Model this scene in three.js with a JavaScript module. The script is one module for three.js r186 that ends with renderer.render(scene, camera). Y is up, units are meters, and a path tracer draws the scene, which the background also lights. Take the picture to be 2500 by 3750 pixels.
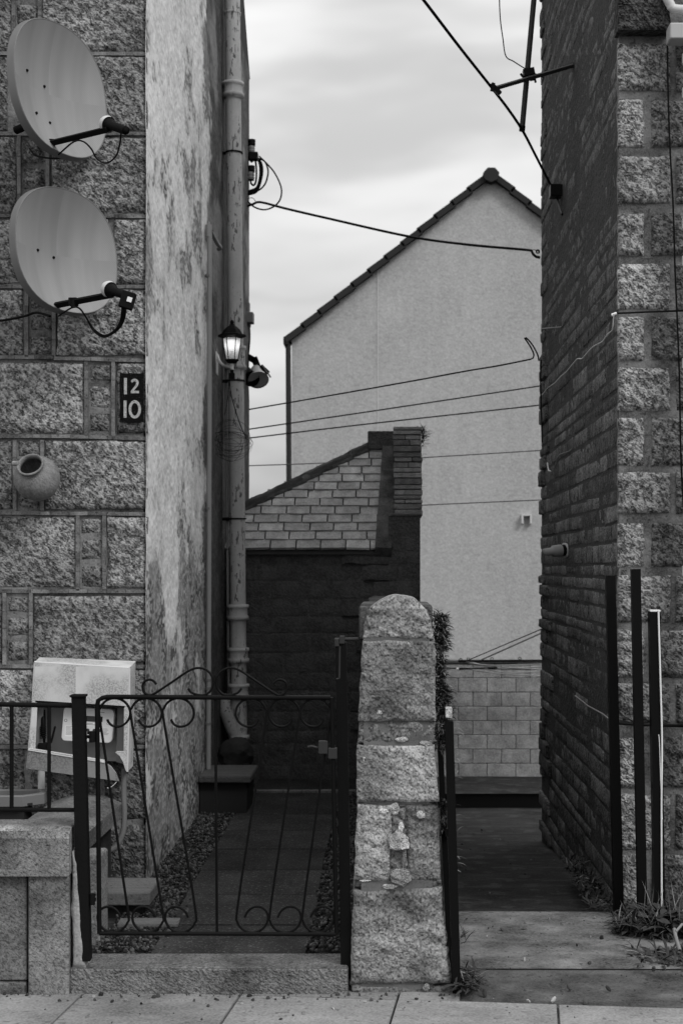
import * as THREE from 'three';
import { mergeGeometries } from 'three/addons/utils/BufferGeometryUtils.js';
import { RoundedBoxGeometry } from 'three/addons/geometries/RoundedBoxGeometry.js';

/* ───────── camera, sky, sun, exposure ───────── */
const F = 5208, CX = 1420, CY = 2080, EYE = 1.64;      // a 50 mm lens kept level, its axis down the alley
const scene = new THREE.Scene();
const camera = new THREE.PerspectiveCamera(2 * Math.atan(CY / F) * 180 / Math.PI, 2840 / 4160, 0.1, 400);
camera.position.set(0, EYE, 0);
camera.lookAt(0, EYE, -10);
camera.setViewOffset(2840, 4160, 0, 0, 2500, 3750);
camera.focus = 6.3;
camera.userData.fStop = 4.5;

const renderer = new THREE.WebGLRenderer({ antialias: true });
renderer.toneMapping = THREE.LinearToneMapping;
renderer.toneMappingExposure = 1.6;
renderer.shadowMap.enabled = true;

const sun = new THREE.DirectionalLight(0xffffff, 1.1);
sun.position.set(15, 20, 5);
sun.target.position.set(0, 0, -9);
sun.castShadow = true;
sun.shadow.radius = 34;
sun.shadow.mapSize.set(2048, 2048);
Object.assign(sun.shadow.camera, { left: -14, right: 14, top: 18, bottom: -8, near: 1, far: 70 });
scene.add(sun, sun.target);

/* ───────── noise ───────── */
function mulberry(a) { return () => { a |= 0; a = a + 0x6D2B79F5 | 0; let t = Math.imul(a ^ a >>> 15, 1 | a); t = t + Math.imul(t ^ t >>> 7, 61 | t) ^ t; return ((t ^ t >>> 14) >>> 0) / 4294967296; }; }
const rnd = mulberry(20240611);
const rr = (a, b) => a + (b - a) * rnd();
const TAB = new Float32Array(65536), PERM = new Uint16Array(65536);
{ const g = mulberry(77); for (let i = 0; i < 65536; i++) { TAB[i] = g(); PERM[i] = (g() * 65536) | 0; } }
const hash2 = (x, y) => TAB[(PERM[x & 65535] + y * 7919) & 65535];
const sm = (t) => t * t * t * (t * (t * 6 - 15) + 10);
function vn(x, y, px = 0, py = px) {                    // value noise, optionally periodic
  const x0 = Math.floor(x), y0 = Math.floor(y), fx = sm(x - x0), fy = sm(y - y0);
  const w = (v, p) => p ? ((v % p) + p) % p : v;
  const xa = w(x0, px), xb = w(x0 + 1, px), ya = w(y0, py), yb = w(y0 + 1, py);
  const a = hash2(xa, ya), b = hash2(xb, ya), c = hash2(xa, yb), d = hash2(xb, yb);
  return a + (b - a) * fx + (c - a) * fy + (a - b - c + d) * fx * fy;
}
function fbm(u, v, fx, fy = fx, oct = 4, gain = 0.5, off = 0) { // u,v in 0..1, tiles
  let s = 0, a = 1, t = 0;
  for (let i = 0; i < oct; i++) { s += a * vn(u * fx + off * 0, v * fy, fx, fy); t += a; a *= gain; fx *= 2; fy *= 2; }
  return s / t;
}
function fb(x, y, oct = 3) { let s = 0, a = 1, t = 0; for (let i = 0; i < oct; i++) { s += a * vn(x + 31 * i, y + 17 * i); t += a; a *= 0.5; x *= 2.03; y *= 2.03; } return s / t; }
const clamp = (v, a = 0, b = 1) => Math.min(b, Math.max(a, v));
const ss = (a, b, v) => { const t = clamp((v - a) / (b - a)); return t * t * (3 - 2 * t); };
const enc = (l) => Math.round(255 * (l <= 0.0031308 ? 12.92 * l : 1.055 * Math.pow(l, 1 / 2.4) - 0.055));

/* ───────── sky: a bright, even overcast with low bands of cloud ───────── */
{
  const W = 2048, Hh = 1024, d = new Float32Array(W * Hh * 4);
  for (let j = 0; j < Hh; j++) {
    const el = ((j + 0.5) / Hh - 0.5) * Math.PI, e = Math.max(0, Math.sin(el));
    for (let i = 0; i < W; i++) {
      const u = i / W, h = el / Math.PI * 2;
      const vv = clamp(0.5 + h * 0.5), warp = fbm(u, vv, 30, 30, 3) - 0.5;
      const bands = fbm(u, clamp(vv + warp * 0.012), 24, 60, 5, 0.56);
      const big = fbm(u, vv, 12, 26, 3);
      let L = 0.345 * (1 + 2.2 * e);
      L *= 0.80 + 0.30 * ss(0.28, 0.70, bands) + 0.60 * (big - 0.5);
      if (el < 0) L = 0.45;
      const k = (j * W + i) * 4;
      d[k] = d[k + 1] = d[k + 2] = L; d[k + 3] = 1;
    }
  }
  const t = new THREE.DataTexture(d, W, Hh, THREE.RGBAFormat, THREE.FloatType);
  t.mapping = THREE.EquirectangularReflectionMapping; t.magFilter = THREE.LinearFilter; t.minFilter = THREE.LinearFilter;
  t.wrapS = THREE.RepeatWrapping; t.needsUpdate = true;
  scene.background = t; scene.environment = t;
}

/* ───────── textures ───────── */
function tex(w, h, fn, srgb = true) {
  const d = new Uint8Array(w * h * 4);
  for (let j = 0; j < h; j++) for (let i = 0; i < w; i++) {
    const l = clamp(fn(i / w, j / h)), k = (j * w + i) * 4, b = srgb ? enc(l) : Math.round(l * 255);
    d[k] = d[k + 1] = d[k + 2] = b; d[k + 3] = 255;
  }
  const t = new THREE.DataTexture(d, w, h);
  t.wrapS = t.wrapT = THREE.RepeatWrapping; t.magFilter = THREE.LinearFilter; t.minFilter = THREE.LinearMipmapLinearFilter; t.generateMipmaps = true;
  if (srgb) t.colorSpace = THREE.SRGBColorSpace;
  t.needsUpdate = true; return t;
}
const grey = (v) => new THREE.Color().setRGB(v, v, v);
// chips: a skewed noise so that tool marks run down to the right, as on rock-faced granite
function chips(u, v, f) { return vn(u * f + v * f, v * f * 2 - u * f, f * 1, f * 2); }
const graniteH = (u, v) => {                             // pick-dressed facets running down to the right, over a crystalline grain
  const c1 = vn(u * 72 + v * 36, v * 76, 36, 76), c2 = vn(u * 152 + v * 38, v * 160, 38, 160), c3 = fbm(u, v, 260, 260, 2);
  return 0.42 * c1 + 0.34 * c2 + 0.24 * c3;
};
const T = {};
T.granite = tex(1024, 1024, (u, v) => {
  const h = graniteH(u, v), s = vn(u * 300, v * 300, 300), s2 = vn(u * 170, v * 170, 170), big = fbm(u, v, 4, 4, 3);
  let a = 0.38 + 0.46 * (ss(0.32, 0.72, h) - 0.45) + 0.24 * (s2 - 0.5) + 0.22 * (s - 0.5);
  a *= 0.55 + 0.9 * big;
  return clamp(a, 0.05, 0.95);
});
T.graniteB = tex(1024, 1024, (u, v) => graniteH(u, v), false);
T.dressed = tex(1024, 1024, (u, v) => {
  const s = vn(u * 160 + v * 160, v * 160, 160, 160), s2 = vn(u * 90, v * 110, 90, 110), s3 = vn(u * 290, v * 290, 290), big = fbm(u, v, 5, 5, 4);
  let a = 0.36 + 0.34 * (0.55 * s + 0.45 * s2 - 0.5) + 0.30 * (s3 - 0.5);
  if (s < 0.2) a *= 0.62;
  return clamp(a * (0.15 + 1.7 * big), 0.04, 0.95);
});
T.fineB = tex(512, 512, (u, v) => fbm(u, v, 72, 72, 3, 0.65), false);
// the painted gable: worn limewash with the dark stone showing in long vertical runs
T.paint = tex(1024, 1280, (u, v) => {                  // u along the wall (0 near the street), v up
  const x = u * 5.2, y = v * 6.2;
  const st = fb(x * 2.6, y * 3.2, 4), st2 = fb(x * 7 + 9, y * 8 + 4, 3), gr = fb(x * 30, y * 62, 2), gr2 = fb(x * 13 + 4, y * 22, 3), blot = fb(x * 0.9 + 3, y * 0.9 + 8, 3), coarse = fb(x * 1.2, y * 0.7 + 2, 3);
  let a = 0.66 + 0.20 * (st - 0.5) + 0.26 * (gr2 - 0.5) + 0.22 * (blot - 0.5) + 0.34 * (gr - 0.5);
  const along = x + 0.55 * (st - 0.5) + 0.30 * (st2 - 0.5) + 0.5 * (coarse - 0.5);
  // paint weathered to the stone: broad soft scars broken up by the grain, thickest towards the rear and low down, where alley shade is painted in too
  const low = ss(2.3, 1.1, y + 1.8 * (blot - 0.5)), rear = ss(1.0, 2.3, along);
  const worn = ss(0.52, 0.68, 0.50 * st + 0.22 * st2 + 0.28 * (0.5 * gr2 + 0.5 * gr) + 0.20 * low + 0.06 * rear) * (0.6 + 0.4 * ss(0.3, 0.6, gr));
  a = a * (1 - worn) + (0.03 + 0.07 * gr2 + 0.20 * gr * ss(0.35, 0.65, st2)) * worn;
  // soot-blackened bare stone beyond the small pipe
  const soot = ss(2.2, 2.5, x + 0.35 * (st - 0.5) + 0.3 * (gr2 - 0.5) + 0.5 * (coarse - 0.5) * ss(2.6, 4, y));
  a = a * (1 - soot) + (0.03 + 0.13 * gr * st2 + 0.12 * ss(0.48, 0.7, st) * ss(2.6, 4.6, y)) * soot;
  return clamp(a, 0.02, 0.9);
});
T.paintB = tex(1024, 1280, (u, v) => { const x = u * 5.2, y = v * 6.2; return 0.5 * fb(x * 7, y * 7, 4) + 0.5 * fb(x * 40, y * 40, 2); }, false);
T.pier = tex(1024, 1024, (u, v) => {
  const h = graniteH(u, v), s = vn(u * 260, v * 260, 260), s2 = vn(u * 130, v * 140, 130, 140), big = fbm(u, v, 6, 6, 4);
  let a = 0.44 + 0.20 * (h - 0.5) + 0.32 * (s2 - 0.5) + 0.32 * (s - 0.5); a *= 0.12 + 1.75 * big; if (s2 < 0.15) a *= 0.6; return clamp(a, 0.05, 0.95);
});
T.oldconc = tex(1024, 1024, (u, v) => { const b = vn(u * 260, v * 260, 260), m = fbm(u, v, 7, 9, 5, 0.6), sp = vn(u * 70, v * 70, 70), g2 = vn(u * 120, v * 120, 120); let a = 0.44 + 0.85 * (m - 0.5) + 0.20 * (b - 0.5) + 0.12 * (g2 - 0.5); if (sp > 0.9) a *= 0.55; return clamp(a, 0.05); });
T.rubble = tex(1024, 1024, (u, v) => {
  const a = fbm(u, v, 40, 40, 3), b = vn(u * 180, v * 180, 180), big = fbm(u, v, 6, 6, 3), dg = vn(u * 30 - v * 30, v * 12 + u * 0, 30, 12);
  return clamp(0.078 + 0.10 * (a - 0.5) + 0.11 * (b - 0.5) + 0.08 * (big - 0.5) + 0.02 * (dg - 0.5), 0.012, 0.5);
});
T.roughcast = tex(1024, 1024, (u, v) => { const a = fbm(u, v, 60, 90, 3), b = vn(u * 200, v * 200, 200), big = fbm(u, v, 4, 4, 4); return clamp(0.50 + 0.12 * (a - 0.5) + 0.14 * (b - 0.5) + 0.10 * (big - 0.5) + 0.04 * (fbm(u, v, 30, 4, 3) - 0.5)); });
T.concrete = tex(1024, 1024, (u, v) => {
  const st = fbm(u, v, 6, 60, 4), b = vn(u * 260, v * 260, 260), big = fbm(u, v, 4, 4, 4), sp = vn(u * 90, v * 90, 90);
  let a = 0.46 + 0.22 * (st - 0.5) + 0.16 * (b - 0.5) + 0.28 * (big - 0.5);
  if (sp > 0.93) a *= 0.6; return clamp(a);
});
T.oldPave = tex(1024, 1024, (u, v) => { const st = fbm(u, v, 14, 40, 4), b = vn(u * 260, v * 260, 260), big = fbm(u, v, 5, 5, 4), sp = vn(u * 80, v * 110, 80, 110); let a = 0.50 + 0.16 * (st - 0.5) + 0.24 * (b - 0.5) + 0.55 * (big - 0.5); if (sp > 0.90) a *= 0.62; return clamp(a); });
T.slab = tex(1024, 1024, (u, v) => { const b = vn(u * 200, v * 200, 200), c = vn(u * 120, v * 120, 120), big = fbm(u, v, 5, 5, 4); return clamp(0.05 + 0.16 * ss(0.55, 0.95, b * 0.6 + c * 0.4) + 0.08 * (big - 0.45), 0.01, 0.8); });
T.tarmac = tex(1024, 1024, (u, v) => { const b = vn(u * 240, v * 240, 240), c = fbm(u, v, 5, 9, 4), st = fbm(u, v, 14, 18, 3); return clamp(0.010 + 0.04 * b + 0.05 * (c - 0.4) + 0.03 * ss(0.6, 0.75, st), 0.006, 0.4); });
T.slate = tex(512, 512, (u, v) => { const a = fbm(u, v, 12, 12, 4), b = vn(u * 128, v * 128, 128); return clamp(0.26 + 0.20 * (a - 0.5) + 0.14 * (b - 0.5)); });
T.rust = tex(512, 1024, (u, v) => { const a = fbm(u, v, 8, 10, 4), s = fbm(u, v, 30, 26, 3, 0.6), g = vn(u * 128, v * 256, 128, 256); let l = 0.42 + 0.08 * (g - 0.5) + 0.12 * (a - 0.5); if (s > 0.675 && a > 0.49) l = 0.09 + 0.06 * g; return l; });
T.grime = tex(512, 512, (u, v) => { const m = fb(u * 4, v * 4, 3), g = fb(u * 110, v * 110, 4); const dirt = (0.25 + 0.75 * ss(0.40, 0.62, g)) * ss(0.30, 0.72, m); return 0.58 - 0.30 * dirt + 0.08 * (g - 0.5); });
T.block = tex(512, 512, (u, v) => { const a = fbm(u, v, 9, 9, 4, 0.55), b = vn(u * 100, v * 100, 100); return clamp(0.42 + 0.36 * (a - 0.5) + 0.16 * (b - 0.5)); });
T.mesh = tex(512, 512, (u, v) => { const a = Math.sin(u * 6.2832 * 60) * Math.sin(v * 6.2832 * 60), st = fb(u * 9, v * 0.8, 3); return 0.36 + 0.05 * a + 0.10 * (st - 0.5); });

/* ───────── materials ───────── */
const std = (o) => new THREE.MeshPhysicalMaterial({ roughness: 0.95, specularIntensity: 0.35, ...o });
const M = {
  granite: [1, 0.84, 0.66, 1.2].map((k) => std({ color: grey(0.45 * k), map: T.granite, bumpMap: T.graniteB, bumpScale: 0.010 })),
  quoin: std({ color: grey(0.60), map: T.granite, bumpMap: T.graniteB, bumpScale: 0.013 }),
  mortar: std({ color: grey(0.33), map: T.oldconc, bumpMap: T.fineB, bumpScale: 0.003 }),
  paint: std({ color: grey(1), map: T.paint, bumpMap: T.paintB, bumpScale: 0.008 }),
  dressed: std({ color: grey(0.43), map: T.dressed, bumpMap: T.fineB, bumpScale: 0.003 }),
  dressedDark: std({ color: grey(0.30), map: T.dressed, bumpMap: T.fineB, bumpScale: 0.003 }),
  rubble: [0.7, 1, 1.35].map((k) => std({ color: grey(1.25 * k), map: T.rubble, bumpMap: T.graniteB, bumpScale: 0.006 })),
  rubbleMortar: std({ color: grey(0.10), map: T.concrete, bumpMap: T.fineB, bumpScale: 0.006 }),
  roughcast: std({ color: grey(0.76), map: T.roughcast, bumpMap: T.fineB, bumpScale: 0.004 }),
  pavement: [1, 0.93, 1.05].map((k) => std({ color: grey(0.38 * k), map: T.oldPave, bumpMap: T.fineB, bumpScale: 0.002 })),
  slab: [1, 0.8, 1.15].map((k) => std({ color: grey(0.42 * k), map: T.slab, bumpMap: T.fineB, bumpScale: 0.002 })),
  drive: std({ color: grey(0.30), map: T.oldconc, bumpMap: T.fineB, bumpScale: 0.004 }),
  tarmac: std({ color: grey(0.7), map: T.tarmac, bumpMap: T.fineB, bumpScale: 0.004 }),
  slate: [1, 0.85, 1.2, 0.92].map((k) => std({ color: grey(1.15 * k), map: T.slate, roughness: 0.7, bumpMap: T.fineB, bumpScale: 0.003 })),
  fillet: std({ color: grey(0.17), map: T.oldconc, bumpMap: T.fineB, bumpScale: 0.008 }),
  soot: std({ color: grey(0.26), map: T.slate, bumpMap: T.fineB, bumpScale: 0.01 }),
  chimney: [0.7, 1, 1.3].map((k) => std({ color: grey(0.75 * k), map: T.slate, bumpMap: T.fineB, bumpScale: 0.006 })),
  tile: std({ color: grey(0.03), roughness: 0.9, specularIntensity: 0.2 }),
  block: [0.97, 1, 1.03].map((k) => std({ color: grey(0.95 * k), map: T.block, bumpMap: T.fineB, bumpScale: 0.004 })),
  iron: std({ color: grey(0.006), roughness: 0.40, specularIntensity: 0.14 }),
  ironRough: std({ color: grey(0.008), roughness: 0.7, specularIntensity: 0.12, bumpMap: T.fineB, bumpScale: 0.001 }),
  cable: std({ color: grey(0.007), roughness: 0.6, specularIntensity: 0.2 }),
  whiteCable: std({ color: grey(0.75), roughness: 0.6 }),
  pipe: std({ color: grey(1), map: T.rust, roughness: 0.6 }),
  thinPipe: std({ color: grey(0.24), roughness: 0.6 }),
  dish: std({ color: grey(0.68), map: T.mesh, roughness: 0.55 }),
  dishBack: std({ color: grey(0.03), roughness: 0.6 }),
  plastic: std({ color: grey(0.55), roughness: 0.5 }),
  greyPlastic: std({ color: grey(0.16), roughness: 0.55 }),
  box: std({ color: grey(1), map: T.grime, roughness: 0.7 }),
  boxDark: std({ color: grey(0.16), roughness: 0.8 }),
  clay: std({ color: grey(0.5), map: T.block, bumpMap: T.fineB, bumpScale: 0.003 }),
  dark: std({ color: grey(0.028), roughness: 0.9, specularIntensity: 0.15 }),
  leaf: std({ color: grey(0.038), roughness: 0.8, side: THREE.DoubleSide }),
  dry: std({ color: grey(0.20), roughness: 0.9, side: THREE.DoubleSide }),
  stone: [0.7, 1, 1.5].map((k) => std({ color: grey(0.10 * k), roughness: 0.9 })),
  lichen: std({ color: grey(1.1), map: T.dressed, roughness: 1, bumpMap: T.fineB, bumpScale: 0.006 }),
  wood: std({ color: grey(0.12), roughness: 0.9 }),
  dishRim: std({ color: grey(0.16), roughness: 0.5 }),
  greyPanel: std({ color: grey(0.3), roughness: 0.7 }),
  flap: std({ color: grey(0.42), map: T.grime, roughness: 0.6 }),
  pipePale: std({ color: grey(0.42), roughness: 0.6 }),
  pipeDull: std({ color: grey(0.14), roughness: 0.7 }),
  paleCable: std({ color: grey(0.6), roughness: 0.6 }),
  trough: std({ color: grey(0.16), roughness: 0.5 }),
  bead: std({ color: grey(0.5) }),
  frontMortar: std({ color: grey(0.32), map: T.oldconc, bumpMap: T.fineB, bumpScale: 0.004 }),
  entrance: std({ color: grey(0.17), map: T.oldconc, bumpMap: T.fineB, bumpScale: 0.004 }),
  pierLump: std({ color: grey(0.45), map: T.pier, bumpMap: T.fineB, bumpScale: 0.008 }),
  wirePale: std({ color: grey(0.06), roughness: 0.7 }),
  mast: std({ color: grey(0.035), roughness: 0.6 }),
  curb: std({ color: grey(0.13), map: T.concrete, bumpMap: T.fineB, bumpScale: 0.004 }),
  frost: new THREE.MeshPhysicalMaterial({ color: grey(0.92), roughness: 0.35, transmission: 0.9, thickness: 0, side: THREE.DoubleSide }),
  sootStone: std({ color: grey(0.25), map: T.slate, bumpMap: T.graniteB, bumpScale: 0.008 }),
  pier: [1.1, 1.0, 0.8, 1.15].map((k) => std({ color: grey(0.42 * k), map: T.pier, bumpMap: T.fineB, bumpScale: 0.009 })),
  mortarDark2: std({ color: grey(0.06), map: T.oldconc }),
  mortarDark: std({ color: grey(0.25), map: T.concrete }),
  lichenDull: std({ color: grey(0.55), map: T.concrete, bumpMap: T.fineB, bumpScale: 0.004 }),
  stepStone: std({ color: grey(0.34), map: T.dressed, bumpMap: T.graniteB, bumpScale: 0.008 }),
  slabStep: std({ color: grey(0.26), map: T.concrete, bumpMap: T.fineB, bumpScale: 0.003 }),
  bolt: std({ color: grey(0.03), roughness: 0.6 }),
};
T.clay = T.block;

/* ───────── helpers ───────── */
const used = {};
const numbered = (n) => { used[n] = (used[n] || 0) + 1; return used[n] === 1 ? n : n + '_' + String(used[n] - 1).padStart(3, '0'); };
const V = (x, y, z) => new THREE.Vector3(x, y, z);
const at = (px, py, Z) => V((px - CX) / F * Z, EYE - (py - CY) / F * Z, -Z);   // the point at distance Z that the survey of the photograph gives
function shade(o) { o.castShadow = o.receiveShadow = true; return o; }
function mesh(name, geo, mat, parent) { const m = shade(new THREE.Mesh(geo, mat)); m.name = name; parent.add(m); return m; }
function thing(name, label, category, pos = V(0, 0, 0), group) {
  const g = new THREE.Group(); g.name = numbered(name); g.position.copy(pos); g.userData = { label, category };
  if (group) g.userData.group = group; scene.add(g); return g;
}
function struct(name, geo, mat) { const m = mesh(numbered(name), geo, mat, scene); m.userData.kind = 'structure'; return m; }
const kid = (m, x, y, z) => { m.position.set(x, y, z); return m; };
// world-space geometry placed under a group whose origin is g.position
const inG = (geo, g) => { geo.translate(-g.position.x, -g.position.y, -g.position.z); return geo; };
function box(x0, x1, y0, y1, z0, z1, tile = 1) {           // world coordinates, z0<z1, uv in metres/tile
  const g = new THREE.BoxGeometry(x1 - x0, y1 - y0, z1 - z0); boxUV(g, x1 - x0, y1 - y0, z1 - z0, tile);
  g.translate((x0 + x1) / 2, (y0 + y1) / 2, (z0 + z1) / 2); return g;
}
function boxUV(g, w, h, d, tile) {
  const uv = g.attributes.uv, n = g.attributes.normal, ox = rnd(), oy = rnd();
  for (let i = 0; i < uv.count; i++) {
    const ax = Math.abs(n.getX(i)), ay = Math.abs(n.getY(i));
    const sx = ax > 0.5 ? d : w, sy = ay > 0.5 ? d : h;
    uv.setXY(i, ox + uv.getX(i) * sx / tile, oy + uv.getY(i) * sy / tile);
  }
}
function rbox(x0, x1, y0, y1, z0, z1, r = 0.01, tile = 1, seg = 2) {
  const w = x1 - x0, h = y1 - y0, d = z1 - z0, g = new RoundedBoxGeometry(w, h, d, seg, r);
  planarUV(g, tile); g.translate((x0 + x1) / 2, (y0 + y1) / 2, (z0 + z1) / 2); return g;
}
function planarUV(g, tile) {
  const p = g.attributes.position, n = g.attributes.normal, uv = g.attributes.uv, ox = rnd(), oy = rnd();
  for (let i = 0; i < p.count; i++) {
    const ax = Math.abs(n.getX(i)), ay = Math.abs(n.getY(i)), az = Math.abs(n.getZ(i));
    let a, b; if (az >= ax && az >= ay) { a = p.getX(i); b = p.getY(i); } else if (ax >= ay) { a = p.getZ(i); b = p.getY(i); } else { a = p.getX(i); b = p.getZ(i); }
    uv.setXY(i, ox + a / tile, oy + b / tile);
  }
}
function tube(pts, r, closed = false, seg = 0, rad = 6, tension = 0.5) {
  const c = new THREE.CatmullRomCurve3(pts, closed, 'catmullrom', tension);
  return new THREE.TubeGeometry(c, seg || Math.max(2, pts.length * 6), r, rad, closed);
}
function bar(a, b, r, rad = 8) {
  const d = b.clone().sub(a), g = new THREE.CylinderGeometry(r, r, d.length(), rad);
  g.applyQuaternion(new THREE.Quaternion().setFromUnitVectors(V(0, 1, 0), d.normalize()));
  g.translate((a.x + b.x) / 2, (a.y + b.y) / 2, (a.z + b.z) / 2); return g;
}
function beam(a, b, w, d) {                               // square bar
  const v = b.clone().sub(a), g = new THREE.BoxGeometry(w, v.length(), d); planarUV(g, 1);
  g.applyQuaternion(new THREE.Quaternion().setFromUnitVectors(V(0, 1, 0), v.normalize()));
  g.translate((a.x + b.x) / 2, (a.y + b.y) / 2, (a.z + b.z) / 2); return g;
}
function lathe(profile, seg = 24) { return new THREE.LatheGeometry(profile.map(([x, y]) => new THREE.Vector2(x, y)), seg); }
const clean = (geos) => mergeGeometries(geos.map((g) => { const q = g.index ? g.toNonIndexed() : g; for (const k of Object.keys(q.attributes)) if (!['position', 'normal', 'uv'].includes(k)) q.deleteAttribute(k); return q; }), false);

// A stone face: a quad (corners bl, br, tr, tl in its own plane) whose face stands d proud, is rough by amp and falls back at its edges
function stoneGeo(q, d, { cell = 0.03, amp = 0.012, bev = 0.025, bevD = 0.015, wob = 0.004, back = 0.03, tile = 1.2, freq = 14, top = 0, arris = 0.007 } = {}) {
  const w = Math.max(Math.hypot(q[1][0] - q[0][0], q[1][1] - q[0][1]), Math.hypot(q[2][0] - q[3][0], q[2][1] - q[3][1]));
  const h = Math.max(Math.hypot(q[3][0] - q[0][0], q[3][1] - q[0][1]), Math.hypot(q[2][0] - q[1][0], q[2][1] - q[1][1]));
  const nx = Math.max(4, Math.round(w / cell) + 2), ny = Math.max(4, Math.round(h / cell) + 2), sx = rr(0, 900), sy = rr(0, 900), ox = rnd(), oy = rnd();
  const P = [], U = [], I = [], id = (i, j) => j * (nx + 1) + i, grid = (n, e) => Array.from({ length: n + 1 }, (_, i) => i === 0 ? 0 : i === n ? 1 : e + (1 - 2 * e) * (i - 1) / (n - 2)), us = grid(nx, Math.min(0.3, arris / w)), vs = grid(ny, Math.min(0.3, arris / h));
  for (let j = 0; j <= ny; j++) for (let i = 0; i <= nx; i++) {
    const u = us[i], v = vs[j];
    let x = (q[0][0] * (1 - u) + q[1][0] * u) * (1 - v) + (q[3][0] * (1 - u) + q[2][0] * u) * v;
    let y = (q[0][1] * (1 - u) + q[1][1] * u) * (1 - v) + (q[3][1] * (1 - u) + q[2][1] * u) * v;
    if (top) y -= top * Math.pow(Math.abs(2 * u - 1), 2.6) * ss(0.35, 1, v);
    const e = Math.min(u * w, (1 - u) * w, v * h, (1 - v) * h), k = 1 - clamp(e / bev);
    const border = i === 0 || j === 0 || i === nx || j === ny;
    if (border) { x += wob * 2 * (fb(sx + x * 18, sy + y * 18, 2) - 0.5); y += wob * 2 * (fb(sx + 40 + x * 18, sy + y * 18, 2) - 0.5); }
    const z = d - bevD * k * k + amp * 2 * (fb(sx + x * freq + y * freq * 0.5, sy + y * freq * 1.5, 3) - 0.5) * (1 - 0.5 * k);
    P.push(x, y, z); U.push(ox + x / tile, oy + y / tile);
  }
  for (let j = 0; j < ny; j++) for (let i = 0; i < nx; i++) { const a = id(i, j), b = id(i + 1, j), c = id(i + 1, j + 1), e = id(i, j + 1); I.push(a, b, c, a, c, e); }
  const ring = []; for (let i = 0; i < nx; i++) ring.push(id(i, 0)); for (let j = 0; j < ny; j++) ring.push(id(nx, j)); for (let i = nx; i > 0; i--) ring.push(id(i, ny)); for (let j = ny; j > 0; j--) ring.push(id(0, j));
  const s0 = P.length / 3;
  for (const k of ring) { P.push(P[3 * k], P[3 * k + 1], P[3 * k + 2]); U.push(U[2 * k], U[2 * k + 1]); P.push(P[3 * k], P[3 * k + 1], -back); U.push(U[2 * k] + (back + d) / tile * 0.7, U[2 * k + 1] + (back + d) / tile * 0.7); }
  for (let k = 0; k < ring.length; k++) { const a = s0 + 2 * k, b = s0 + 2 * ((k + 1) % ring.length); I.push(a, a + 1, b + 1, a, b + 1, b); }
  const g = new THREE.BufferGeometry(); g.setAttribute('position', new THREE.Float32BufferAttribute(P, 3)); g.setAttribute('uv', new THREE.Float32BufferAttribute(U, 2)); g.setIndex(I); g.computeVertexNormals(); return g;
}
const rectQ = (w, h) => [[-w / 2, -h / 2], [w / 2, -h / 2], [w / 2, h / 2], [-w / 2, h / 2]];
// stone on a wall that faces the camera, given by its outline in the survey; the mesh sits under group g
function frontStone(g, x0, x1, y0, y1, Z, mat, o = {}, name = 'stone') {
  const a = at(x0, y1, Z), b = at(x1, y0, Z), w = b.x - a.x, h = b.y - a.y;
  const m = mesh(name, stoneGeo(rectQ(w, h), o.d ?? 0.012, o), mat, g);
  return kid(m, (a.x + b.x) / 2 - g.position.x, (a.y + b.y) / 2 - g.position.y, -Z - g.position.z);
}
const pick = (a) => a[(rnd() * a.length) | 0];

/* ───────── ground ───────── */
const sheet = (x0, x1, z0, z1, y0, y1, tile, n = 1) => {  // z0 near (larger world z), slopes from y0 (near) to y1 (far)
  const g = new THREE.PlaneGeometry(x1 - x0, z0 - z1, Math.max(1, n), Math.max(1, n * 2)), p = g.attributes.position, uv = g.attributes.uv, P = [];
  for (let i = 0; i < p.count; i++) {
    const x = p.getX(i) + (x0 + x1) / 2, t = p.getY(i) / (z0 - z1) + 0.5, z = z0 + (z1 - z0) * t;
    P.push(x, y0 + (y1 - y0) * t + (n > 1 ? 0.008 * (fb(x * 5, z * 5, 3) - 0.5) : 0), z); uv.setXY(i, x / tile, z / tile);
  }
  g.setAttribute('position', new THREE.Float32BufferAttribute(P, 3)); g.computeVertexNormals(); return g;
};
struct('ground', sheet(-200, 200, 30, -300, -0.95, -0.95, 3), M.tarmac);
struct('road', sheet(-40, 40, 12, -3.25, -0.13, -0.13, 2), M.tarmac);
{ // pavement: square slabs with open joints on a bed, and a kerb; the street is not quite square to the alley
  const g = new THREE.Group(); g.name = 'pavement'; g.userData.kind = 'structure'; scene.add(g);
  g.position.set(0, 0, -5.41); g.rotation.y = -0.1;
  mesh('bed', box(-6, 6, -0.12, -0.018, -0.35, 1.84), M.dark, g);
  for (let r = -1; r < 3; r++) for (let i = -5; i < 5; i++) {
    if (r < 0 && i > -1) continue;
    const x0 = i * 0.605 + 0.035 + 0.004, z0 = r * 0.605 + (r < 0 ? 0.30 : 0), w = 0.597, d = (r < 0 ? 0.303 : 0.605) - 0.008;
    const m = mesh('slab', rbox(0, w, -0.05, rr(-0.001, 0.002), 0, d, 0.004, 1.6), pick(M.pavement), g); m.position.set(x0, 0, z0 + 0.004);
  }
  mesh('slab', rbox(0.039, 0.27, -0.05, 0.001, -0.30, -0.004, 0.004, 1.6), M.pavement[1], g);
  for (let i = 0; i < 9; i++) mesh('kerbstone', rbox(-4.2 + i * 0.92, -4.2 + i * 0.92 + 0.912, -0.14, 0.001, 1.842, 1.99, 0.015, 0.8), M.dressed, g);
}
struct('garden_soil', sheet(-4.5, -0.12, -5.62, -10.5, 0.075, 0.085, 1, 10), M.tarmac);
struct('driveway', sheet(0.05, 2.6, -6.79, -13.55, -0.03, -0.64, 1.4, 14), M.tarmac);
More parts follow.
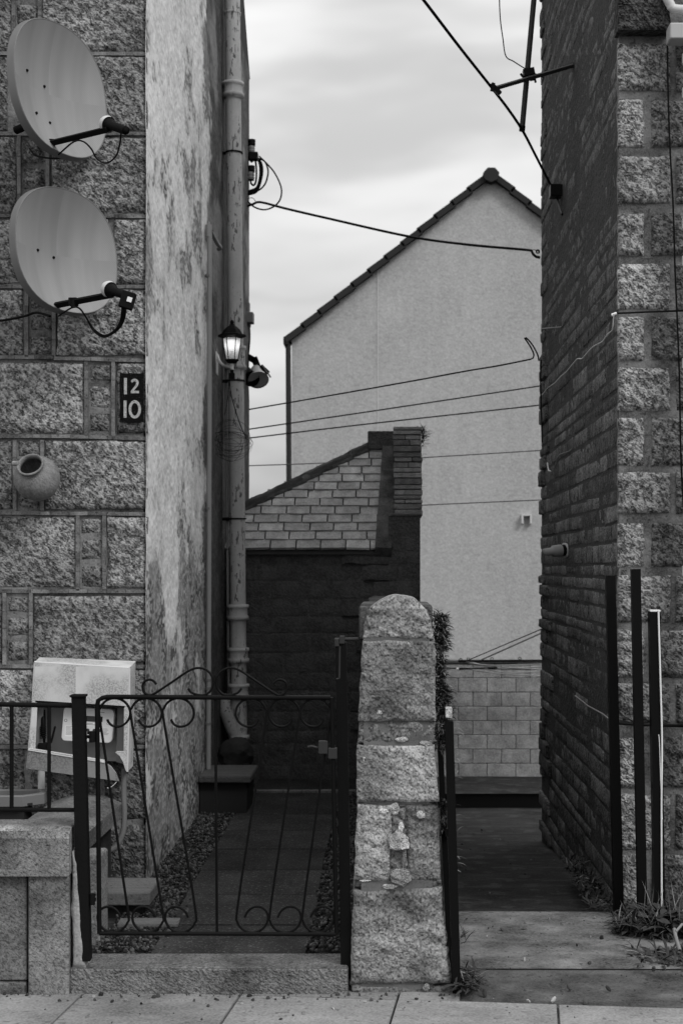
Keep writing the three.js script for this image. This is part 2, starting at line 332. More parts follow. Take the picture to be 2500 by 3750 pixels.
{ const g = struct('driveway_entrance', sheet(0.1, 4.2, -5.0, -5.84, -0.012, -0.012, 1.1, 6), M.entrance); }
{ // worn concrete apron in three casts with cracks between
  const g = new THREE.Group(); g.name = 'driveway_apron'; g.userData.kind = 'structure'; scene.add(g);
  const zs = [5.835, 6.03, 6.30, 6.80];
  for (let k = 0; k < 3; k++) {
    const s = sheet(0.12, 3.4, -zs[k] - 0.004, -zs[k + 1] + 0.004, -0.004, -0.002, 1.3, 8); mesh('concrete_cast', s, M.drive, g);
  }
  mesh('edge', box(0.12, 3.4, -0.09, -0.008, -6.8, -5.84), M.dark, g);
}
{ const g = new THREE.Group(); g.name = 'yard'; g.userData.kind = 'structure'; scene.add(g);
  mesh('riser', box(-1.2, 3.4, -0.94, -0.505, -13.7, -13.5), M.dark, g);
  mesh('surface', sheet(-1.2, 3.4, -13.48, -24, -0.50, -0.50, 1.2, 10), M.tarmac, g); }
{ // path of concrete slabs between the house and the dividing wall
  const g = new THREE.Group(); g.name = 'garden_path'; g.userData.kind = 'structure'; g.position.set(-0.64, 0.10, -5.6); scene.add(g);
  let z = 5.69; const zs = [5.69, 6.14, 6.70, 7.25, 7.79, 8.34, 8.89, 9.42, 9.76];
  for (let k = 0; k < zs.length - 1; k++) {
    const m = mesh('slab', rbox(-0.31, 0.31, -0.05, rr(-0.002, 0.003), -(zs[k + 1] - zs[k]) + 0.006, -0.004, 0.004, 1), pick(M.slab), g);
    m.position.set(rr(-0.006, 0.006), 0, -zs[k] + 5.6);
  }
  mesh('kerb_edge', rbox(-0.31, 0.42, -0.05, 0.012, -4.22, -4.17, 0.006), M.drive, g);
  mesh('slab', rbox(-0.31, 0.42, -0.05, -0.002, -4.80, -4.224, 0.004, 1), M.slab[1], g);
}
{ // loose gravel each side of the path
  const geos = [new THREE.IcosahedronGeometry(1, 0), new THREE.DodecahedronGeometry(1, 0)];
  const spots = []; 
  for (let i = 0; i < 5200; i++) spots.push([rr(-1.18, -0.955), rr(5.75, 9.9), 0.10 + 0.05 * 0]);
  for (let i = 0; i < 3200; i++) spots.push([rr(-0.335, -0.15), rr(5.75, 9.9), 0.10]);
  for (let i = 0; i < 500; i++) spots.push([rr(-1.2, -0.9), rr(5.7, 6.6), 0.10]);
  for (let k = 0; k < 2; k++) {
    const sel = spots.filter((_, i) => i % 2 === k), im = shade(new THREE.InstancedMesh(geos[k], std({ color: grey(1), roughness: 0.9 }), sel.length));
    im.name = k ? 'gravel_001' : 'gravel'; im.userData = { kind: 'stuff', label: k ? 'angular dark gravel chips beside the garden path' : 'loose pale and dark gravel beside the garden path', category: 'gravel' };
    const o = new THREE.Object3D();
    sel.forEach(([x, Z, y], i) => { o.position.set(x, y - 0.004 + rr(-0.006, 0.008), -Z); o.rotation.set(rr(0, 6), rr(0, 6), rr(0, 6)); const s = rr(0.004, 0.011); o.scale.set(s, s * 0.7, s * rr(0.7, 1.2)); o.updateMatrix(); im.setMatrixAt(i, o.matrix); const c = Math.pow(rnd(), 2) * 0.11 + 0.012; im.setColorAt(i, grey(c)); });
    scene.add(im);
  }
}

/* ───────── granite house on the left ───────── */
const ZL = 7.0, XL = -1.19;
{
  const H = thing('granite_house', 'granite cottage with a worn whitewashed gable, two satellite dishes on its front', 'house', V(XL, 0, -ZL));
  const G = H;
  // core: mortar-faced body, then eaves and roof above the picture
  mesh('core', inG(box(-5.5, XL - 0.012, -0.94, 5.9, -12.2, -ZL - 0.004, 1.2), G), M.mortar, G);
  { const s = new THREE.Shape(); s.moveTo(0, 0); s.lineTo(5.6, 0); s.lineTo(2.8, 2.6); s.closePath(); const e = new THREE.ExtrudeGeometry(s, { depth: 4.3, bevelEnabled: false }); e.rotateY(Math.PI / 2); e.translate(-5.5, 5.9, -6.8); e.computeBoundingBox(); mesh('roof', inG(e, G), M.tile, G); }
  // the painted gable, uneven over its rubble
  { const w = 5.2, h = 6.35, g = new THREE.PlaneGeometry(w, h, 104, 150), p = g.attributes.position;
    for (let i = 0; i < p.count; i++) { const x = p.getX(i), y = p.getY(i); const e = Math.min(x + w / 2, w / 2 - x); p.setZ(i, 0.022 * (fb(x * 2.4, y * 2.6, 3) - 0.5) * ss(0, 0.1, e) + 0.008 * (fb(x * 16, y * 6, 2) - 0.5)); if (x + w / 2 < 0.001) p.setX(i, x + 0.012 * (fb(3, y * 7, 3) - 0.5)); }
    g.computeVertexNormals(); const m = mesh('whitewashed_gable', g, M.paint, G); m.rotation.y = Math.PI / 2; m.position.set(0.004, h / 2 - 0.45, -w / 2 + 0.026); }
  // rows of stones: [top, bottom, [[x0, x1], ...], [sneck x0, x1, heights...]]
  const rows = [
    [-350, -90, [[155, 535], [-700, -330], [-310, 50]], [65, 140, -340, -280, -260, -190, -170, -95]],
    [-70, 188, [[155, 533], [-620, -280], [-260, 48]], [62, 138, 18, 92, 112, 188]],
    [208, 480, [[120, 320], [345, 533], [-200, 28], [-640, -222]], null],
    [503, 780, [[190, 533], [-320, 58], [-700, -342]], [84, 164, 512, 595, 616, 692, 712, 778]],
    [804, 1040, [[420, 533], [150, 398], [-180, 126], [-620, -202]], null],
    [1062, 1300, [[212, 532], [-300, 86], [-700, -322]], [112, 190, 1066, 1130, 1148, 1212, 1232, 1298]],
    [1328, 1588, [[0, 306], [430, 532], [-420, -22]], [330, 405, 1338, 1396, 1414, 1494, 1514, 1582]],
    [1616, 1864, [[168, 532], [-420, 46], [-740, -442]], [68, 146, 1612, 1672, 1690, 1770, 1788, 1862]],
    [1892, 2150, [[-120, 276], [396, 531], [-560, -142]], [298, 372, 1898, 1954, 1976, 2048, 2072, 2148]],
    [2184, 2428, [[126, 531], [-400, 8], [-740, -422]], [30, 106, 2186, 2242, 2262, 2328, 2348, 2420]],
    [2452, 2722, [[-60, 240], [262, 531], [-560, -82]], null],
    [2746, 3000, [[-300, 90], [112, 360], [382, 530], [-700, -322]], null],
    [3022, 3260, [[-40, 300], [322, 530], [-500, -62]], null],
    [3280, 3420, [[-300, 180], [202, 530]], null],
  ];
  for (const [y0, y1, xs, snecks] of rows) {
    for (const [x0, x1] of xs) {
      const num = y0 === 1328 && x0 === 430;
      frontStone(G, x0, x1 > 525 && x1 < 540 ? 536.5 : x1, y0, y1, ZL, M.granite[x1 < 60 ? 2 : (y0 > 2600 ? 2 : pick([0, 0, 1, 3]))], { d: rr(0.012, 0.022), cell: x0 > -60 ? 0.016 : 0.05, amp: num ? 0.005 : 0.011, freq: 20, bev: 0.03, bevD: 0.018, wob: 0.007 });
    }
    if (snecks) { const [sx0, sx1, ...ys] = snecks; for (let k = 0; k < ys.length; k += 2) frontStone(G, sx0, sx1, ys[k], ys[k + 1], ZL, pick([M.granite[1], M.granite[2]]), { d: 0.006, cell: 0.016, amp: 0.010, bevD: 0.012, wob: 0.006 }, 'sneck_stone'); }
  }
  // raised ribbon pointing along the bed joints and beside the snecks
  const ribbon = (x0, y0, x1, y1, wpx) => { const a = at(x0, y0, ZL), b = at(x1, y1, ZL); const n = Math.max(2, Math.round(a.distanceTo(b) / 0.09)), P = []; for (let k = 0; k <= n; k++) { const v = a.clone().lerp(b, k / n); v.y += 0.004 * (vn(v.x * 9 + y0, v.y * 9) - 0.5); P.push(v); }
    const parts = []; for (let k = 0; k < n; k++) { const q = beam(P[k], P[k + 1].clone().lerp(P[k], -0.02), wpx / 744, 0.022); parts.push(q); } return mesh('ribbon_pointing', inG(clean(parts), G), M.mortar, G); };
  for (const [x0, y0, x1, y1] of [[-300, 197, 533, 199], [-300, 492, 533, 491], [-300, 790, 533, 793], [-300, 1306, 200, 1310], [200, 1312, 533, 1322], [-300, 1600, 260, 1598], [260, 1600, 532, 1606], [-300, 1876, 532, 1882], [-300, 2164, 531, 2166], [-300, 2440, 531, 2440], [-300, 1050, 532, 1052], [-300, 2734, 531, 2734]]) ribbon(x0, y0, x1, y1, 13);
  for (const [x, y0, y1] of [[52, -70, 190], [148, -70, 190], [72, 500, 785], [177, 500, 785], [100, 1060, 1305], [200, 1060, 1305], [318, 1325, 1595], [417, 1325, 1595], [57, 1612, 1870], [157, 1612, 1870], [287, 1888, 2160], [384, 1888, 2160], [19, 2172, 2434], [116, 2172, 2434]]) ribbon(x, y0, x, y1, 13);
  // house numbers painted on a black patch on the quoin
  { const c = document.createElement('canvas'); c.width = 256; c.height = 512; const x = c.getContext('2d'); x.fillStyle = '#0b0b0b'; x.fillRect(0, 0, 256, 512);
    x.fillStyle = '#b9b9b9'; x.font = 'bold 196px sans-serif'; x.textAlign = 'center'; x.textBaseline = 'middle';
    const digit = (t, cx, cy, w) => { x.save(); x.translate(cx, cy); x.scale(w, 1.06); x.fillText(t, 0, 0); x.restore(); };
    x.fillRect(44, 48, 32, 170); digit('2', 160, 136, 0.95); x.fillRect(40, 282, 32, 178);
    x.lineWidth = 30; x.strokeStyle = '#b9b9b9'; x.beginPath(); x.ellipse(160, 374, 52, 80, 0, 0, 6.3); x.stroke();
    const gg = mulberry(5); for (let i = 0; i < 900; i++) { x.fillStyle = gg() < 0.72 ? 'rgba(10,10,10,0.55)' : 'rgba(150,150,150,0.35)'; x.fillRect(gg() * 256, gg() * 512, 2 + gg() * 5, 2 + gg() * 5); }
    const t = new THREE.CanvasTexture(c); t.colorSpace = THREE.SRGBColorSpace;
    const a = at(444, 1550, ZL), b = at(531, 1370, ZL), g = new THREE.PlaneGeometry(b.x - a.x, b.y - a.y, 18, 36), p = g.attributes.position;
    for (let i = 0; i < p.count; i++) { const px = p.getX(i), py = p.getY(i), hx = (b.x - a.x) / 2, hy = (b.y - a.y) / 2, edge = Math.abs(px) > hx * 0.99 || Math.abs(py) > hy * 0.99; p.setXYZ(i, px + (edge ? 0.008 * (fb(px * 60, py * 60, 2) - 0.5) : 0), py + (edge ? 0.008 * (fb(px * 60 + 9, py * 60, 2) - 0.5) : 0), 0.004 * (fb(px * 50, py * 50, 2) - 0.5)); }
    g.computeVertexNormals();
    const m = mesh('house_number', g, std({ map: t, bumpMap: T.fineB, bumpScale: 0.004 }), G); kid(m, (a.x + b.x) / 2 - XL, (a.y + b.y) / 2, 0.030); m.userData.label = 'painted black patch with the numbers 12 and 10'; }
}

/* ───────── granite house on the right ───────── */
const ZR = 6.9, XR = 1.115, ZRE = 10.4;
{
  const G = thing('rubble_house', 'granite house with pale quoins and a dark rubble side wall along the driveway', 'house', V(XR, 0, -ZR));
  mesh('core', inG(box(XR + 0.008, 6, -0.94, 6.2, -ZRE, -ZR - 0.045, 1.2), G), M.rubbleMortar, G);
  mesh('pointing', inG(box(XR + 0.004, 6, -0.3, 6.2, -ZR - 0.044, -ZR - 0.003, 1.2), G), M.frontMortar, G);
  { const s = new THREE.Shape(); s.moveTo(0, 0); s.lineTo(3.8, 0); s.lineTo(1.9, 2.2); s.closePath(); const e = new THREE.ExtrudeGeometry(s, { depth: 4.9, bevelEnabled: false }); e.rotateY(Math.PI / 2); e.translate(XR, 6.2, -6.75); mesh('roof', inG(e, G), M.tile, G); }
  // front: quoins, long and short by turns
  const ys = [[-190, -15, 0], [160, 332, 1], [366, 540, 0], [572, 745, 1], [782, 936, 0], [966, 1134, 1], [1160, 1320, 0], [1346, 1504, 1], [1530, 1704, 0], [1730, 1880, 1], [1916, 2076, 0], [2108, 2276, 1], [2308, 2480, 0], [2502, 2648, 1], [2700, 2884, 0], [2910, 3108, 1], [3130, 3320, 0]];
  for (const [y0, y1, long] of ys) {
    const o = { d: rr(0.012, 0.02), cell: 0.016, amp: 0.011, freq: 20, bev: 0.025, bevD: 0.018, wob: 0.006 };
    const cuts = long ? [[2262, 2452], [2474, 2700], [2722, 3000]] : [[2262, 2356], [2384, 2560], [2582, 2820]];
    cuts.forEach(([x0, x1], k) => frontStone(G, x0, x1, y0, y1, ZR, k ? M.granite[2] : pick([M.granite[3], M.quoin, M.granite[0]]), { ...o, cell: x0 > 2500 ? 0.06 : 0.016 }, k ? 'stone' : 'quoin'));
  }
  { const a = at(2252, 132, ZR), b = at(2441, -40, ZR); const m = mesh('projecting_stone', stoneGeo(rectQ(b.x - a.x, b.y - a.y), 0.09, { cell: 0.012, amp: 0.008, bevD: 0.01, wob: 0.004 }), std({ color: grey(0.13), map: T.granite, bumpMap: T.graniteB, bumpScale: 0.02 }), G); kid(m, (a.x + b.x) / 2 - XR, (a.y + b.y) / 2, 0); m.userData.label = 'soot dark projecting stone under the eaves'; }
  // side wall: rubble in thin courses; the lower 300 stones each a part, the smeared courses above joined
  const upper = []; let count = 0, y = -0.5;
  while (y < 6.1) {
    const h = rr(0.065, 0.115); let x = 0, k = 0; const L = ZRE - ZR;
    x = 0;
    while (x < L - 0.02) {
      let w = Math.min(rr(0.22, 0.70), L - x); if (L - x - w < 0.12) w = L - x;
      const smooth = y > 3.0 ? 0.7 : 1;
      const corner = x === 0 || L - x - w < 0.01;
      const jig = rr(-0.010, 0.010);
      const q = [[0.006, 0.004 + jig * 0.5], [w - 0.006, 0.004 + rr(-0.006, 0.006)], [w - 0.006, h - 0.006 + rr(-0.006, 0.006)], [0.006, h - 0.006 + jig * 0.5]];
      const g = stoneGeo(q, (corner && x > 0 ? rr(0.0, 0.034) : rr(0.003, 0.009)) * smooth, { cell: 0.04, amp: 0.004, bev: 0.007, bevD: 0.008, wob: 0.006, freq: 18, arris: 0.006 });
      // local x runs from the street corner to the rear
      g.rotateY(-Math.PI / 2); g.scale(1, 1, -1); { const ix = g.index.array; for (let i = 0; i < ix.length; i += 3) { const t = ix[i]; ix[i] = ix[i + 2]; ix[i + 2] = t; } } g.computeVertexNormals();
      g.translate(0.012, y, -x);
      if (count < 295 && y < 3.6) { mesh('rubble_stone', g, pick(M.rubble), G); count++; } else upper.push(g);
      x += w;
    }
    y += h;
  }
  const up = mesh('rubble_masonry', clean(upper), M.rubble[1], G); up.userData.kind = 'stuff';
}

/* ───────── outhouse with its slate roof ───────── */
const ZO = 10.4;
{
  const G = thing('slate_outhouse', 'low dark outhouse with a slate hipped roof and a stone chimney', 'outhouse', V(-0.5, 0.1, -ZO));
  const xr = 0.235, eave = 1.765, pitch = 40 * Math.PI / 180, tp = Math.tan(pitch);
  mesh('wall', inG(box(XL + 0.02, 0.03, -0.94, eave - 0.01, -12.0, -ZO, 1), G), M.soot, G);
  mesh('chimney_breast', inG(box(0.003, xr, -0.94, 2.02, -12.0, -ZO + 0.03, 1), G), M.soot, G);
  // courses of the dark wall, each stone a low rough block
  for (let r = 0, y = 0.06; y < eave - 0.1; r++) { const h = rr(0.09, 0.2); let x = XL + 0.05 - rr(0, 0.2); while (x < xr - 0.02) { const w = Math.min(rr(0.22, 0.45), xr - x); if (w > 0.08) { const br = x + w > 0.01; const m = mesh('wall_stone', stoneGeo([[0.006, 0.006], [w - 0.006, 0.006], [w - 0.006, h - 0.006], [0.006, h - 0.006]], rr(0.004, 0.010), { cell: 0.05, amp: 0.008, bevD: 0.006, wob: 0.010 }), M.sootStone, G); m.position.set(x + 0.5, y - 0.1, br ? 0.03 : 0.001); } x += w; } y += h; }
  // slates, course by course up the pitch; the hip cuts each course on the left
  const hip = (Y) => { const P = at(905, 1866, 10.8), Q = at(1412, 1618, 11.46); return P.x + (Q.x - P.x) * (Y - P.y) / (Q.y - P.y); };
  const rowH = 0.0655, nrow = 14;
  let deck;
  { // sarking under the slates
    const s = new THREE.BufferGeometry(), Yt = 2.66, p = [[-1.5, eave - 0.02], [-0.03, eave - 0.02], [-0.03, Yt], [hip(Yt), Yt], [hip(eave), eave - 0.02]];
    const sh = new THREE.Shape(p.map(([x, y]) => new THREE.Vector2(x, (y - eave) / Math.sin(pitch)))); const g = new THREE.ShapeGeometry(sh); g.rotateX(-(Math.PI / 2 - pitch)); g.translate(0, eave - 0.006, -ZO + 0.03); deck = mesh('roof', inG(g, G), M.dark, G); }
  for (let r = 0; r < nrow; r++) {
    const Y0 = eave + r * rowH, Y1 = Y0 + rowH * 1.12; let x = -1.18 - rr(0, 0.15); const base = 0.187 - r * 0.001;
    while (x < -0.035) {
      const w = Math.min(base * rr(0.93, 1.07), -0.03 - x); const hx = hip(Y0 + 0.03) - 0.05;
      if (x + w > hx && w > 0.03) {
        const xa = Math.max(x, hx), ww = x + w - xa; if (ww > 0.02) {
          const len = (Y1 - Y0) / Math.sin(pitch), g = new THREE.BoxGeometry(ww - 0.010, 0.017, len, 2, 1, 1); const ps = g.attributes.position;
          for (let i = 0; i < ps.count; i++) if (ps.getZ(i) > 0) ps.setZ(i, ps.getZ(i) + rr(-0.003, 0.003));
          planarUV(g, 0.6); g.computeVertexNormals();
          const m = mesh('slate', g, pick(M.slate), deck); m.rotation.set(pitch - 0.10, 0, rr(-0.035, 0.035));
          const slip = rnd() < 0.10 ? rr(0.004, 0.012) : 0;
          m.position.set(xa + ww / 2 + 0.5, (Y0 + Y1) / 2 - 0.1 + 0.012 - slip, ZO - (ZO + ((Y0 + Y1) / 2 - eave) / tp) + 0.035);
        }
      }
      x += w;
    }
  }
  // mortar hip and the skew against the chimney
  const hp = []; for (let k = 0; k <= 10; k++) { const Y = 1.93 + (2.66 - 1.93) * k / 10; hp.push(V(hip(Y) - 0.01, Y + 0.002, -(ZO + (Y - eave) / tp) + 0.03)); }
  { const g = tube(hp, 0.054, false, 70, 10), q = g.attributes.position, n = g.attributes.normal; for (let i = 0; i < q.count; i++) { const k = 0.018 * (fb(q.getX(i) * 16, q.getY(i) * 30 + q.getZ(i) * 9, 3) - 0.5); q.setXYZ(i, q.getX(i) + n.getX(i) * k, q.getY(i) + n.getY(i) * k, q.getZ(i) + n.getZ(i) * k); } g.computeVertexNormals(); planarUV(g, 0.6); mesh('hip_ridge', inG(g, G), M.fillet, deck); }
  { const a = V(-0.035, eave - 0.015, -ZO + 0.06), b = V(0.02, 2.63, -(ZO + (2.63 - eave) / tp) + 0.05); mesh('skew', inG(beam(a, b, 0.12, 0.10), G), M.fillet, G); }
  // chimney: thin courses of dark stone
  let y = 2.03, r = 0; const cx = at(1492, 0, 10.55).x;
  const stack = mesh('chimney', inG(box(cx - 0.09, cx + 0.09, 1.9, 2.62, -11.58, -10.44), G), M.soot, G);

  while (y < 2.68) { const h = rr(0.028, 0.05), jit = rr(-0.006, 0.006), half = 0.105; const n = rnd() < 0.4 ? 2 : 1; let x0 = -half; for (let k = 0; k < n; k++) { const w = n === 1 ? 2 * half : (k ? half - x0 : rr(0.7, 1.3) * half); mesh('chimney_stone', inG(rbox(cx + x0 + jit + 0.002, cx + x0 + w + jit - 0.002, y, y + h - 0.004, -11.6 + rr(-0.01, 0.01), -10.42 + rr(-0.008, 0.008), 0.006, 0.5, 1), G), pick(M.chimney), stack); x0 += w; } y += h; r++; }
  mesh('chimney_ledge', inG(rbox(cx - 0.12, cx + 0.105, 2.02, 2.036, -11.6, -10.36, 0.004), G), M.fillet, stack);
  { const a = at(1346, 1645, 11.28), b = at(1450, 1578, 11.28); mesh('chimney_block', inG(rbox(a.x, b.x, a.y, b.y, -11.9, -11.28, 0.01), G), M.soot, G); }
}

/* ───────── far gable ───────── */
const ZG = 24;
{
  const a = at(1068, 1246, ZG), ap = at(1795, 650, ZG), G = thing('rendered_house', 'pale roughcast gable end with a dark tiled verge, standing behind the yards', 'house', V(ap.x, -0.94, -ZG));
  const xr = 2 * ap.x - a.x, s = new THREE.Shape(); s.moveTo(a.x, -0.94); s.lineTo(xr, -0.94); s.lineTo(xr, a.y); s.lineTo(ap.x, ap.y); s.lineTo(a.x, a.y); s.closePath();
  const e = new THREE.ExtrudeGeometry(s, { depth: 8, bevelEnabled: false }); e.translate(0, 0, -ZG - 8);
  { const uv = e.attributes.uv; for (let i = 0; i < uv.count; i++) uv.setXY(i, uv.getX(i) / 3, uv.getY(i) / 3); }
  mesh('gable_wall', inG(e, G), M.roughcast, G);
  const bead = at(1383, 985, ZG); mesh('render_bead', inG(box(bead.x - 0.008, bead.x + 0.008, -0.4, bead.y, -ZG, -ZG + 0.010), G), M.bead, G);
  // verge tiles stepping up each slope
  const tileRow = (sx) => { const x0 = sx > 0 ? a.x : xr, n = 12; const d = V(ap.x - x0, ap.y - a.y, 0), L = d.length(); d.normalize(); const nrm = V(-d.y, d.x, 0); if (nrm.y < 0) nrm.negate();
    for (let k = 0; k < n; k++) { const t0 = (k - 0.25) / n * L, t1 = (k + 0.85) / n * L, lift = 0.045;
      const p0 = V(x0, a.y, 0).addScaledVector(d, t0).addScaledVector(nrm, 0.055), p1 = V(x0, a.y, 0).addScaledVector(d, t1).addScaledVector(nrm, 0.03);
      const g = beam(p0, p1, 0.10, 0.55); g.translate(0, 0, -ZG - 0.14); mesh('verge_tile', inG(g, G), M.tile, G); }
    const p0 = V(x0, a.y, 0).addScaledVector(nrm, 0.02), p1 = V(ap.x, ap.y, 0).addScaledVector(nrm, 0.02); const rf = beam(p0, p1, 0.06, 7.6); rf.translate(0, 0, -ZG - 4.2); mesh('roof_slope', inG(rf, G), M.tile, G); };
  tileRow(1); tileRow(-1);
  { const g = new THREE.CylinderGeometry(0.14, 0.14, 0.6, 7); g.rotateX(Math.PI / 2); g.scale(1, 0.9, 1); g.translate(ap.x, ap.y + 0.0, -ZG - 0.1); mesh('ridge_tile', inG(g, G), M.tile, G); }
  { const g = at(1052, 1240, ZG); mesh('gutter_end', inG(rbox(g.x - 0.06, g.x + 0.03, g.y - 0.12, g.y + 0.02, -ZG - 0.5, -ZG + 0.12, 0.02), G), M.tile, G); }
  { const p = at(1056, 1262, ZG); mesh('rain_pipe', inG(bar(V(p.x, p.y, -ZG + 0.04), V(p.x + 0.03, -0.4, -ZG + 0.04), 0.045), G), M.tile, G); }
  { const p = at(1069, 1412, ZG); mesh('white_trim', inG(box(p.x - 0.02, p.x + 0.015, -0.4, p.y, -ZG + 0.002, -ZG + 0.03), G), M.plastic, G); }
  // a white vent hood on the wall
  { const p0 = at(1907, 1918, ZG), p1 = at(1944, 1884, ZG), z = -ZG; const parts = [box(p0.x, p1.x, p1.y - 0.025, p1.y, z, z + 0.1), box(p0.x, p0.x + 0.03, p0.y, p1.y - 0.027, z, z + 0.1), box(p1.x - 0.03, p1.x, p0.y, p1.y - 0.027, z, z + 0.1)]; mesh('vent_hood', inG(clean(parts), G), M.plastic, G); }
}
{ // a distant roof just showing over the outhouse hip
  const p = at(905, 1800, 44), G = thing('distant_house', 'distant grey roof showing over the outhouse hip', 'house', V(p.x - 1.2, -0.5, -44));
  const s = new THREE.Shape(); s.moveTo(-3, 0); s.lineTo(3, 0); s.lineTo(3, 3.2); s.lineTo(0, p.y + 0.55); s.lineTo(-3, 3.2); s.closePath(); const e = new THREE.ExtrudeGeometry(s, { depth: 6, bevelEnabled: false }); e.translate(0, 0, -6); mesh('wall', e, M.fillet, G);
  for (const sx of [-1, 1]) { const g = beam(V(sx * 3.2, 3.1, 0), V(0, p.y + 0.62, 0), 0.12, 6.4); g.translate(0, 0, -3); mesh('roof', g, M.soot, G); }
}

/* ───────── yard wall of blocks with a clothes dryer lying along it ───────── */
const ZB = 14.6;
{
  const G = thing('block_wall', 'pale concrete block wall at the back of the yard', 'wall', V(0.9, -0.5, -ZB));
  mesh('core', inG(box(-1.15, 3.6, -0.9, 0.652, -ZB - 0.14, -ZB - 0.012), G), M.frontMortar, G);
  const h = 0.1462; for (let r = 0; r < 8; r++) for (let i = 0; i < 12; i++) { const x0 = -0.16 + i * 0.294 - (r % 2) * 0.147; const y0 = -0.512 + r * h; const m = mesh('block', rbox(0.002, 0.291, 0.0015, h - 0.003, -0.1, rr(0, 0.004), 0.005, 0.9, 1), pick(M.block), G); m.position.set(x0 - 0.9, y0 + 0.5, 0); }
  mesh('coping', inG(rbox(-0.25, 3.6, 0.660, 0.69, -ZB - 0.16, -ZB + 0.015, 0.005), G), M.fillet, G);
}
{
  const Z = 14.3, G = thing('clothes_dryer', 'folded rotary clothes dryer with slack lines, lying along the top of the block wall', 'clothes dryer', at(1830, 2430, Z));
  mesh('arm', inG(bar(at(1676, 2421, Z), at(1990, 2419, Z), 0.011), G), M.iron, G);
  mesh('arm', inG(bar(at(1620, 2447, Z + 0.05), at(1990, 2451, Z + 0.05), 0.007), G), M.iron, G);
  mesh('arm', inG(bar(at(1672, 2452, Z - 0.03), at(1820, 2444, Z - 0.03), 0.007), G), M.iron, G);
  mesh('strut', inG(bar(at(1712, 2418, Z), at(1995, 2298, Z - 0.6), 0.005), G), M.iron, G);
  mesh('strut', inG(bar(at(1762, 2416, Z), at(1995, 2312, Z - 0.3), 0.008), G), M.greyPlastic, G);
  for (const [x, y] of [[1686, 2416], [1714, 2414], [1800, 2413], [1902, 2411]]) mesh('line_hook', inG(new THREE.TorusGeometry(0.013, 0.004, 5, 10).translate(...at(x, y, Z - 0.005).toArray()), G), M.iron, G);
  for (const [x0, y0, xm, ym, x1, y1] of [[1690, 2420, 1790, 2436, 1990, 2432], [1716, 2422, 1830, 2448, 1990, 2440], [1720, 2452, 1820, 2466, 1990, 2476], [1716, 2430, 1850, 2444, 1990, 2452], [1730, 2440, 1850, 2462, 1990, 2458]]) mesh('line', inG(tube([at(x0, y0, Z), at(xm, ym, Z - 0.02), at(x1, y1, Z)], 0.0055, false, 14, 4), G), M.pipePale, G);
  mesh('arm_tip', inG(new THREE.SphereGeometry(0.014, 8, 6).translate(...at(1674, 2450, Z - 0.04).toArray()), G), M.whiteCable, G);
}

